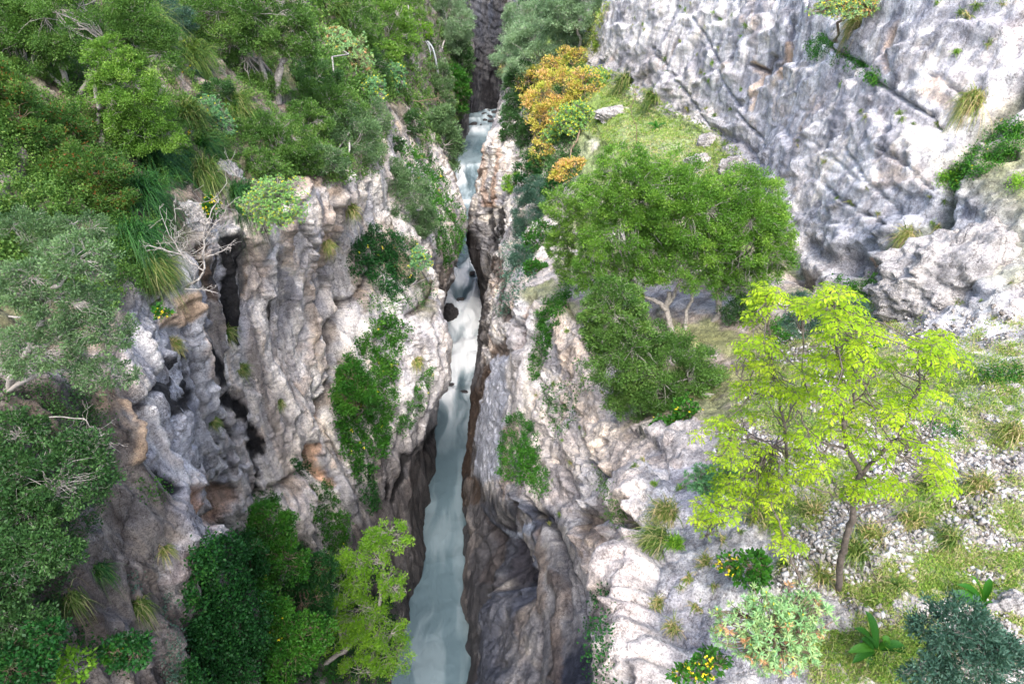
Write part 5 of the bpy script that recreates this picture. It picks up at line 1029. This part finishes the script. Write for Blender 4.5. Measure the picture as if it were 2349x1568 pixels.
strap_plant('squill_plant', 'small strap-leaved plant on the far green slope', 1507, 293, [(1485,285),(1495,305),(1530,285),(1522,305),(1500,278)], 'lush', W=.25)
creeper('creeper_patch', 'low bright green leaves on the scree at the right edge', [[(2250,850),(2349,840),(2349,880),(2300,890),(2250,880)]], 'lush', .04, 1.0, .08, which='R')
creeper('creeper_patch', 'dark green leaves among the stones right of the saplings', [[(2120,975),(2200,960),(2200,1010),(2140,1010)]], 'lush', .04, .8, .08, which='R')
# white rocks and boulders of the terrace
boulder('boulder', 'huge pale boulder at the right edge above the scree', 2265, 575, 400, 330, sink=1.0, seed=3)
boulder('boulder', 'pale rock at the bottom left of the strap-leaved plant', 1925, 1420, 130, 130, sink=.75)
boulder('boulder', 'angular grey rock between the two strap-leaved plants', 2112, 1400, 115, 100, sink=.7)
boulder('boulder', 'grey rock at the right edge beside the arching strap-leaved plant', 2335, 1400, 130, 180, sink=.75)
boulder('boulder', 'long white rock at the left of the green slope, right of the orange tree', 1415, 255, 110, 60, sink=.8)
boulder('boulder', 'white rock at the cliff foot, upper end of the green slope', 1350, 130, 40, 30, sink=.6)
boulder('boulder', 'white rock below the yellow-headed spurge', 1365, 145, 50, 40, sink=.6)
boulder('boulder', 'white rounded rock on the green slope above the oak', 1630, 325, 60, 50, sink=.6)
boulder('boulder', 'large white rock half hidden by the right of the oak crown', 1690, 385, 80, 80, sink=.6)
boulder('boulder', 'white rock showing through the oak crown top', 1600, 370, 70, 50, sink=.6)
boulder('boulder', 'small pale rock between the boulder and the saplings', 2015, 665, 60, 46, sink=.7)
boulder('boulder', 'narrow grey rock behind the main sapling trunk', 2020, 1290, 60, 80, sink=.75)
# rocks in the river
WZ = lambda u, v: None
def river_rock(label, u, v, w, h, sink=.45, group=None):
    z = -38.0
    for _ in range(6): r = ray(u, v); z = float(water_z(r[1] * z / r[2]))
    boulder('river_rock', label, u, v, w, h, mat=M_WET, z=z, sink=sink, group=group)
river_rock('big black wet rock in the rapids against the left bank', 1034, 726, 40, 66, .3)
river_rock('dark rock behind the top of the big black one', 1046, 694, 20, 16)
river_rock('rounded rock veiled by water in mid-rapid', 1056, 686, 22, 16, .8)
river_rock('small dark rock at the head of the lower rapid, left side', 1045, 612, 10, 8)
river_rock('dark rock under the right wall at the head of the rapid', 1083, 625, 18, 12, .7)
river_rock('veiled rock low in the rapid, right of the middle', 1076, 748, 22, 14, .9)
river_rock('dark rock against the right wall near the foot of the rapid', 1100, 828, 14, 12)
river_rock('low dark rock touching the left bank at the foot of the rapid', 1034, 881, 18, 7, .7)
river_rock('thin dark rock breaking the water at the foot of the rapid', 1066, 898, 24, 5, .8)
river_rock('black rock on the left side of the upper river', 1087, 285, 20, 14)
river_rock('flat dark rock in the upper river below the black one', 1085, 301, 12, 4)
river_rock('tiny dark rock in the middle of the upper river', 1103, 286, 5, 4)
for i_, (a_, b_, c_, d_) in enumerate([(1112,262,14,10),(1123,268,16,10),(1133,258,16,12),(1128,278,20,10),(1112,275,12,7),(1140,270,16,14),(1143,255,14,10),(1120,255,12,8)]):
    river_rock('one of the dark boulders heaped under the far cliff', a_, b_, c_, d_, group='boulders heaped under the far cliff')
# thin waterfall
rng = rg(); hb = hit(983, 95); Yw = hb[0][1] - 2.2
C = np.array([[onY(x, y, Yw - .5*math.sin(k*.5)) for k, (x, y) in enumerate([(982,95),(989,105),(993,117),(996,130),(999,150),(1001,175)])]])
W3 = [C + np.array([rng.normal()*.13, rng.rand()*.3, 0]) + np.linspace(0, 1, 6)[None, :, None]*np.array([rng.normal()*.35, 0, 0]) for _ in range(8)]
mw, n, l, b = nodes('falling_water'); b.inputs['Base Color'].default_value = (.42,.46,.48,1); b.inputs['Roughness'].default_value = .5
g = tube_geo(np.concatenate(W3), np.repeat(np.array([[.03,.04,.05,.05,.05,.03]]), 8, 0), 5)
o = mesh_obj('waterfall', g[0], g[1], mw, smooth=True); tag(o, kind='structure')
# ------------------------------------------------------------------ yellow-green saplings with feathered leaves
def pinnate(name, label, base, stems, polys, nshoot, Yc, group=None, lf=.053):
    rng = rg(); hb = hit(*base); pb = np.array(hb[0]); root = empty(name, pb); tag(root, label, 'tree', group)
    wd, nodes_ = [], []
    for st in stems:
        pts = np.array([onY(p[0], p[1], Yc + (p[2] if len(p) > 2 else 0)) for p in st[0]])
        if tuple(st[0][0][:2]) == tuple(base): pts[0] = pb - np.array([0, 0, .1])
        n = len(pts); ti = np.linspace(0, n-1, (n-1)*5+1); i0 = np.clip(ti.astype(int), 0, n-2); fr = (ti-i0)[:, None]
        C = pts[i0]*(1-fr)+pts[i0+1]*fr; C[1:-1] += rng.normal(size=C[1:-1].shape)*.012
        wd.append(tube_geo(C[None], np.linspace(st[1], st[2], len(C))[None], 8)); nodes_.append(C[len(C)//4:])
    ND = np.concatenate(nodes_); S = []
    for k, poly in enumerate(polys):
        q = in_poly(poly, nshoot[k], rng); dy = rng.normal(size=len(q)) * .45
        S.append(np.array([onY(x, y, Yc + d) for (x, y), d in zip(q, dy)]))
    S = np.concatenate(S)
    if len(S) > 20: q_ = np.round(S/.55); cl = vnoise(S[:, 0]/.42, S[:, 1]/.8, S[:, 2]/.42); S = S[cl > -.2]
    dd = ((S[:, None]-ND[None])**2).sum(-1) + 2.0*np.maximum(ND[None, :, 2]-S[:, None, 2], 0)
    near = ND[np.argmin(dd, 1)]; wd.append(tube_geo(bez(rng, near, S, 7, .10, .03, -.06), np.repeat(np.linspace(.011, .005, 7)[None], len(S), 0), 4))
    out = unit(S - near); G = []
    nc = 6; k = np.repeat(np.arange(len(S)), nc); m = len(k)
    az = np.tile(np.arange(nc)*2*math.pi/nc, len(S)) + np.repeat(rng.rand(len(S))*6, nc); tl = .15 + .5*rng.rand(m)
    D = unit(np.stack([np.cos(az)*np.cos(tl), np.sin(az)*np.cos(tl), np.sin(tl)], -1) + out[k]*.35)
    RL = lf * 3.4 * (.7+.5*rng.rand(m)); ct = rng.rand(len(S))*.45 + .1
    t = np.array([.30,.30,.48,.48,.66,.66,.84,.84,1.0]); sd = np.array([1,-1,1,-1,1,-1,1,-1,0])
    P = S[k][:, None] + D[:, None]*RL[:, None, None]*t[None, :, None] + np.array([0, 0, -1.])*(RL[:, None]*.45*t[None]**2)[..., None]
    Sd = unit(np.cross(D, np.array([0, 0, 1.])))[:, None]*sd[None, :, None]
    A = unit(D[:, None]*.55 + Sd*1.0 + np.array([0, 0, -1.])*(.25+.5*t)[None, :, None] + rng.normal(size=P.shape)*.12)
    P, A = P.reshape(-1, 3), A.reshape(-1, 3); n = len(P); L = np.repeat(RL/3.4, 9)*(.85+.35*rng.rand(n))*1.15
    Sv = unit(np.cross(A, np.array([0, 0, 1.])+rng.normal(size=A.shape)*.2)); Nn = np.cross(Sv, A); w = (L*.36)[:, None]; L = L[:, None]
    V = np.stack([P, P+A*L*.35+Sv*w*.5+Nn*L*.05, P+A*L*.7+Sv*w*.42, P+A*L-Nn*L*.1, P+A*L*.7-Sv*w*.42, P+A*L*.35-Sv*w*.5+Nn*L*.05], 1).reshape(-1, 3)
    Fq = (np.arange(n)[:, None, None]*6 + np.array([[0,1,2,5],[5,2,3,4]])[None]).reshape(-1, 4)
    tone = np.repeat(np.repeat(ct[k], 9) + rng.rand(n)*.4, 2)
    rk = tube_geo(np.stack([S[k], S[k]+D*RL[:, None]*.5+np.array([0, 0, -1.])*(RL*.11)[:, None], S[k]+D*RL[:, None]+np.array([0, 0, -1.])*(RL*.45)[:, None]], 1), np.full((m, 3), .0022), 3)
    put('branches', join(wd + [rk])[:2], BARK['dark'], root, pb); put('foliage', (V, Fq, tone), PAL['ash'], root, pb)
    return root
pinnate('ash_sapling', 'tallest yellow-green sapling, with the bare grey trunk rising at the lower right', (1925,1353),
  [([(1925,1353),(1932,1285),(1944,1225),(1956,1169),(1970,1110),(1975,1085)], .052, .036), ([(1975,1085),(1944,1032),(1934,954),(1928,845),(1918,763),(1913,687)], .032, .010),
   ([(1970,1095),(2000,1060),(2056,1005,-.1),(2083,954),(2112,875),(2104,822)], .028, .009), ([(2100,900),(2125,858),(2165,766)], .012, .006), ([(1944,1032),(1900,1020),(1850,980),(1830,940)], .018, .007), ([(2000,1060),(2060,1040),(2130,1000)], .015, .006), ([(1958,1160),(1900,1130),(1840,1110)], .015, .006), ([(1934,954),(1980,900),(2010,850)], .014, .006)],
  [[(1880,670),(1925,650),(1960,690),(1975,730),(1950,760),(1900,740)], [(1880,760),(1960,730),(2020,750),(2060,800),(2050,900),(2000,960),(1900,940),(1860,860)], [(1860,920),(1980,930),(2090,940),(2160,1020),(2170,1110),(2080,1140),(1990,1130),(1950,1150),(1870,1130),(1830,1050)], [(2080,770),(2190,760),(2230,850),(2190,900),(2160,970),(2100,940)]],
  [22, 70, 96, 30], 6.3)
pinnate('ash_sapling', 'slender yellow-green sapling left of the tallest one, its top beside the oak', (1808,1100),
  [([(1808,1100),(1803,1030),(1799,974),(1786,911),(1776,858),(1767,796),(1763,720),(1763,670)], .026, .008), ([(1786,911),(1730,900),(1690,860)], .012, .005), ([(1803,1030),(1740,1010),(1680,980)], .014, .006), ([(1799,974),(1840,900),(1840,760)], .012, .005)],
  [[(1735,680),(1765,650),(1792,665),(1780,700),(1740,730),(1715,760),(1725,710)], [(1720,760),(1790,790),(1800,850),(1850,830),(1860,900),(1810,960),(1740,930),(1690,890),(1650,860),(1690,800)], [(1640,950),(1700,930),(1800,960),(1850,1000),(1850,1100),(1780,1110),(1700,1060),(1650,1020)], [(1590,930),(1630,920),(1650,990),(1610,1000)], [(1820,690),(1855,690),(1850,720),(1825,715)], [(1640,1040),(1720,1050),(1830,1120),(1760,1160),(1680,1170),(1640,1120)]],
  [20, 50, 56, 12, 9, 44], 7.4)
pinnate('ash_sapling', 'low curved yellow-green sapling springing left from the foot of the tallest one', (1881,1362),
  [([(1881,1362),(1850,1350),(1837,1340),(1823,1298),(1799,1237),(1782,1186),(1770,1150)], .020, .007)],
  [[(1765,1150),(1790,1170),(1800,1200),(1830,1220),(1835,1260),(1800,1270),(1775,1220)]], [24], 6.0, lf=.046)
pinnate('ash_sapling', 'scraggy yellow-green sapling branch hanging over the teal spurge', (1720,1120),
  [([(1720,1120),(1700,1150),(1660,1190),(1620,1230)], .016, .006)],
  [[(1600,1150),(1650,1140),(1700,1150),(1680,1190),(1640,1210),(1620,1240),(1600,1210)]], [16], 7.0, lf=.048)
# ------------------------------------------------------------------ ground cover nobody could count
def cover(name, kind_, polys, **kw):
    o = creeper(name, None, polys, thing=False, **kw); tag(o, kind='stuff', label=kind_, cat=name.replace('_', ' ')); return o
cover('undergrowth', 'mixed green undergrowth between the shrubs of the left slope',
  [[(-30,-30),(700,-30),(700,240),(600,300),(560,430),(480,330),(440,330),(440,430),(380,420),(360,520),(380,640),(330,690),(280,640),(260,720),(-30,600)],
   [(600,300),(700,240),(860,240),(900,300),(870,390),(800,420),(700,410),(600,430)], [(700,-30),(1075,-30),(1085,120),(1070,240),(1030,330),(960,330),(940,240),(860,240),(700,240)]],
  pal='mid', leaf=.06, dens=.95, depth=.35, grass=1.6)
cover('undergrowth', 'green growth filling the floor of the dark alcove', [[(440,1240),(600,1220),(700,1250),(760,1300),(880,1300),(900,1420),(880,1568),(430,1568),(420,1400)]], pal='deep', leaf=.07, dens=.8, depth=.4)
cover('undergrowth', 'dry twiggy growth on the brown wall at the lower left edge', [[(-20,860),(220,880),(260,1000),(240,1150),(150,1300),(120,1568),(-20,1568)]], pal='dark', leaf=.05, dens=.45, depth=.25, grass=.4)
cover('undergrowth', 'scrub on the right bank above the gorge lip', [[(1160,100),(1330,120),(1345,200),(1330,330),(1330,420),(1290,470),(1240,480),(1180,300),(1150,200)]], pal='dark', leaf=.08, dens=.8, depth=.3)
rng = rg()
TERR = [[(1370,150),(1440,180),(1520,230),(1600,280),(1660,300),(1740,400),(1700,470),(1560,400),(1420,360),(1350,300),(1380,240)],
        [(1840,660),(1960,660),(2060,640),(2200,680),(2349,720),(2349,1568),(1880,1568),(1790,1400),(1800,1260),(1700,1130),(1640,1040),(1700,900),(1760,780)]]
def scatter(polys, dens_per_px):
    S, Nn, Tt = [], [], []
    for poly in polys:
        a = np.array(poly, float); area = .5*abs(np.dot(a[:, 0], np.roll(a[:, 1], 1)) - np.dot(a[:, 1], np.roll(a[:, 0], 1)))
        for x, y in in_poly(poly, int(area*dens_per_px), rng):
            hh = hit(x, y, 'R')
            if hh: S.append(hh[0][:]); Nn.append(hh[1][:]); Tt.append(hh[2])
    return np.array(S), np.array(Nn), np.array(Tt)
S, Nn, Tt = scatter(TERR, .055)
g1 = vnoise(S[:, 0]/.9, S[:, 1]/.9, S[:, 2]*0)*.6 + vnoise(S[:, 0]/.3, S[:, 1]/.3, S[:, 2]*0)*.4
uu, vv, _ = project(S[:, 0], S[:, 1], S[:, 2]); g1 = g1 - .25*((vv < 860) & (uu > 2000)); farr = sstep(25, 32, S[:, 1]); k = np.where((g1 + farr*.5 > -.16) & (Nn[:, 2] > .35))[0]; k = np.repeat(k, 5); n = len(k)
px = Tt[k]/683
G = blade_geo(rng, S[k] + rng.normal(size=(n, 3))*np.array([.07, .07, .0]), unit(np.array([0, 0, 1.]) + rng.normal(size=(n, 3))*.55), np.maximum(.17, 5*px)*(.3+rng.rand(n)), np.maximum(.005, .55*px), np.clip(rng.rand(n)*.8 + .3*(g1[k] < .12), 0, 1), .6, 3)
o = put('grass', G, PAL['turf'], None, S[0]); o.location = S[0]; tag(o, 'thin grass spread over the stony terrace', 'grass', kind='stuff')
k = np.where((g1 > -.2) & (rng.rand(len(S)) < .35))[0]; k = np.repeat(k, 4); n = len(k); px = Tt[k]/683
G = leaf_geo(rng, S[k] + rng.normal(size=(n, 3))*np.array([.08, .08, .01]) + np.array([0, 0, .03]), unit(rng.normal(size=(n, 3)) + np.array([0, 0, .6])), np.maximum(.035, 1.8*px), np.maximum(.022, 1.2*px), rng.rand(n)*.75)
o = put('low_herbs', G, PAL['turf'], None, S[0]); o.location = S[0]; tag(o, 'tiny low green herbs among the stones of the terrace', 'herbs', kind='stuff')
# scree: angular white stones
S, Nn, Tt = scatter([TERR[1]], .075)
g1 = vnoise(S[:, 0]/.9, S[:, 1]/.9, S[:, 2]*0)*.6 + vnoise(S[:, 0]/.3, S[:, 1]/.3, S[:, 2]*0)*.4
k = np.where((g1 < -.10) & (rng.rand(len(S)) < .7) & (Nn[:, 2] > .3))[0]; k = np.repeat(k, 3); n = len(k)
cube = np.array([[-1,-1,-1],[1,-1,-1],[1,1,-1],[-1,1,-1],[-1,-1,1],[1,-1,1],[1,1,1],[-1,1,1]], float)*.5
Rm = np.linalg.qr(rng.normal(size=(n, 3, 3)))[0]; sc = (.009 + .085*rng.rand(n)**6)[:, None, None]*np.array([1, .8, .55])[None, None]
V = np.einsum('nij,nkj->nki', Rm, cube[None]*sc*(1 + rng.normal(size=(n, 8, 3))*.18)) + (S[k] + rng.normal(size=(n, 3))*np.array([.06, .06, 0]) + np.array([0, 0, .01]))[:, None]
fq = np.array([[0,3,2,1],[4,5,6,7],[0,1,5,4],[1,2,6,5],[2,3,7,6],[3,0,4,7]]); Fq = (np.arange(n)[:, None, None]*8 + fq[None]).reshape(-1, 4)
o = put('gravel', (V.reshape(-1, 3), Fq, np.repeat(rng.rand(n), 6)), PAL['pebble'], None, S[0]); o.location = S[0]; tag(o, 'loose white limestone scree on the terrace', 'gravel', kind='stuff')
# small tufts rooted in the cracks of the upper cliff and the lip: one mesh each kind, copied
protos = []
for j in range(4):
    g = tuft_geo(rng, np.zeros(3), [0, 0, 1], 46, .34, .016, .55, .8, (1, .8, .95, .6)[j], .03); protos.append(g)
TM = [mesh_obj('grass_tuft', g[0], g[1], PAL[('grassy', 'grassg', 'grassy', 'turf')[j]], None, {'tone': ('FACE', 'FLOAT', g[2])}) for j, g in enumerate(protos)]
for o in TM: COL.objects.unlink(o)
def tufts(pts, label, group, s=1.0, cat='grass tuft'):
    for (x, y) in pts:
        h_ = hit(x, y)
        if not h_: continue
        o = TM[rng.randint(4)].copy(); COL.objects.link(o); o.location = h_[0]; q = s*(.6+.7*rng.rand()); o.scale = (q, q, q)
        o.rotation_euler = (Vector(h_[1])*.8 + Vector((0, 0, .6))).to_track_quat('Z', 'Y').to_euler(); o.rotation_euler.rotate_axis('Z', rng.rand()*6)
        tag(o, label, cat, group)
tufts([(1441,18),(1458,40),(1475,55),(1486,42),(1500,22),(1478,68),(1452,62)], 'little grass tuft in the cracks at the left end of the upper cliff', 'tufts at the left end of the upper cliff', 1.3)
tufts([(1560,15),(1573,22),(1585,8),(1637,30),(1655,42),(1680,35),(1618,62),(1545,68),(1560,95),(1600,125),(1650,110),(1700,85),(1712,60),(1634,145),(1527,135),(1530,165),(1610,165)], 'small grass tuft dotted over the upper part of the pale cliff', 'tufts on the upper part of the pale cliff', 1.4)
tufts([(1616,170),(1627,185),(1560,200),(1676,250),(1640,265),(1620,250),(1578,250),(1700,205)], 'small grass tuft on the middle of the pale cliff above the green slope', 'tufts on the middle of the pale cliff', 1.3)
tufts([(2063,262),(2070,275),(2095,285),(2150,285),(2165,295),(2158,310),(1975,255),(1988,268),(1930,195)], 'small tuft on the blotched rock below the diagonal crack', 'tufts below the diagonal crack', 1.0)
tufts([(1830,320),(1832,335),(1892,370),(1868,408),(1920,455),(1950,460),(2015,490),(1990,430),(2140,510),(2150,520),(2135,450),(2165,460)], 'small tuft on the lower bulge of the cliff', 'tufts on the lower bulge of the cliff', 1.0)
tufts([(2220,38),(2240,15),(2300,8),(2270,100),(2205,30),(2150,8),(2195,120)], 'small bushy tuft near the top right corner', 'tufts near the top right corner', 1.2)
tufts([(2290,590),(2180,590),(2200,640),(2250,690),(2320,650),(2230,620),(2280,730),(2160,700),(2110,690),(2190,735)], 'dry tuft around the foot of the huge boulder', 'tufts round the huge boulder', .8)
tufts([(1620,1120),(1660,1240),(1580,1330),(1650,1410),(1690,1400),(1600,1395),(1560,1350),(1640,1345),(1700,1220),(1600,1200),(1560,1120),(1500,1110),(1475,1060),(1455,1070)], 'small tuft on the grey rock between the right lip and the broom', 'tufts between the right lip and the broom', .9)
tufts([(1300,760),(1270,880),(1300,930),(1330,980),(1290,1010),(1310,1060),(1270,1100),(1285,1180),(1260,1200),(1345,1000),(1380,900),(1420,930),(1340,870),(1230,905)], 'small green tuft on the pale right wall of the gorge', 'tufts on the pale right wall', 1.1)
print('all', round(time.time() - T0, 1), 'objects', len(bpy.data.objects), 'faces', sum(len(m.polygons) for m in bpy.data.meshes))
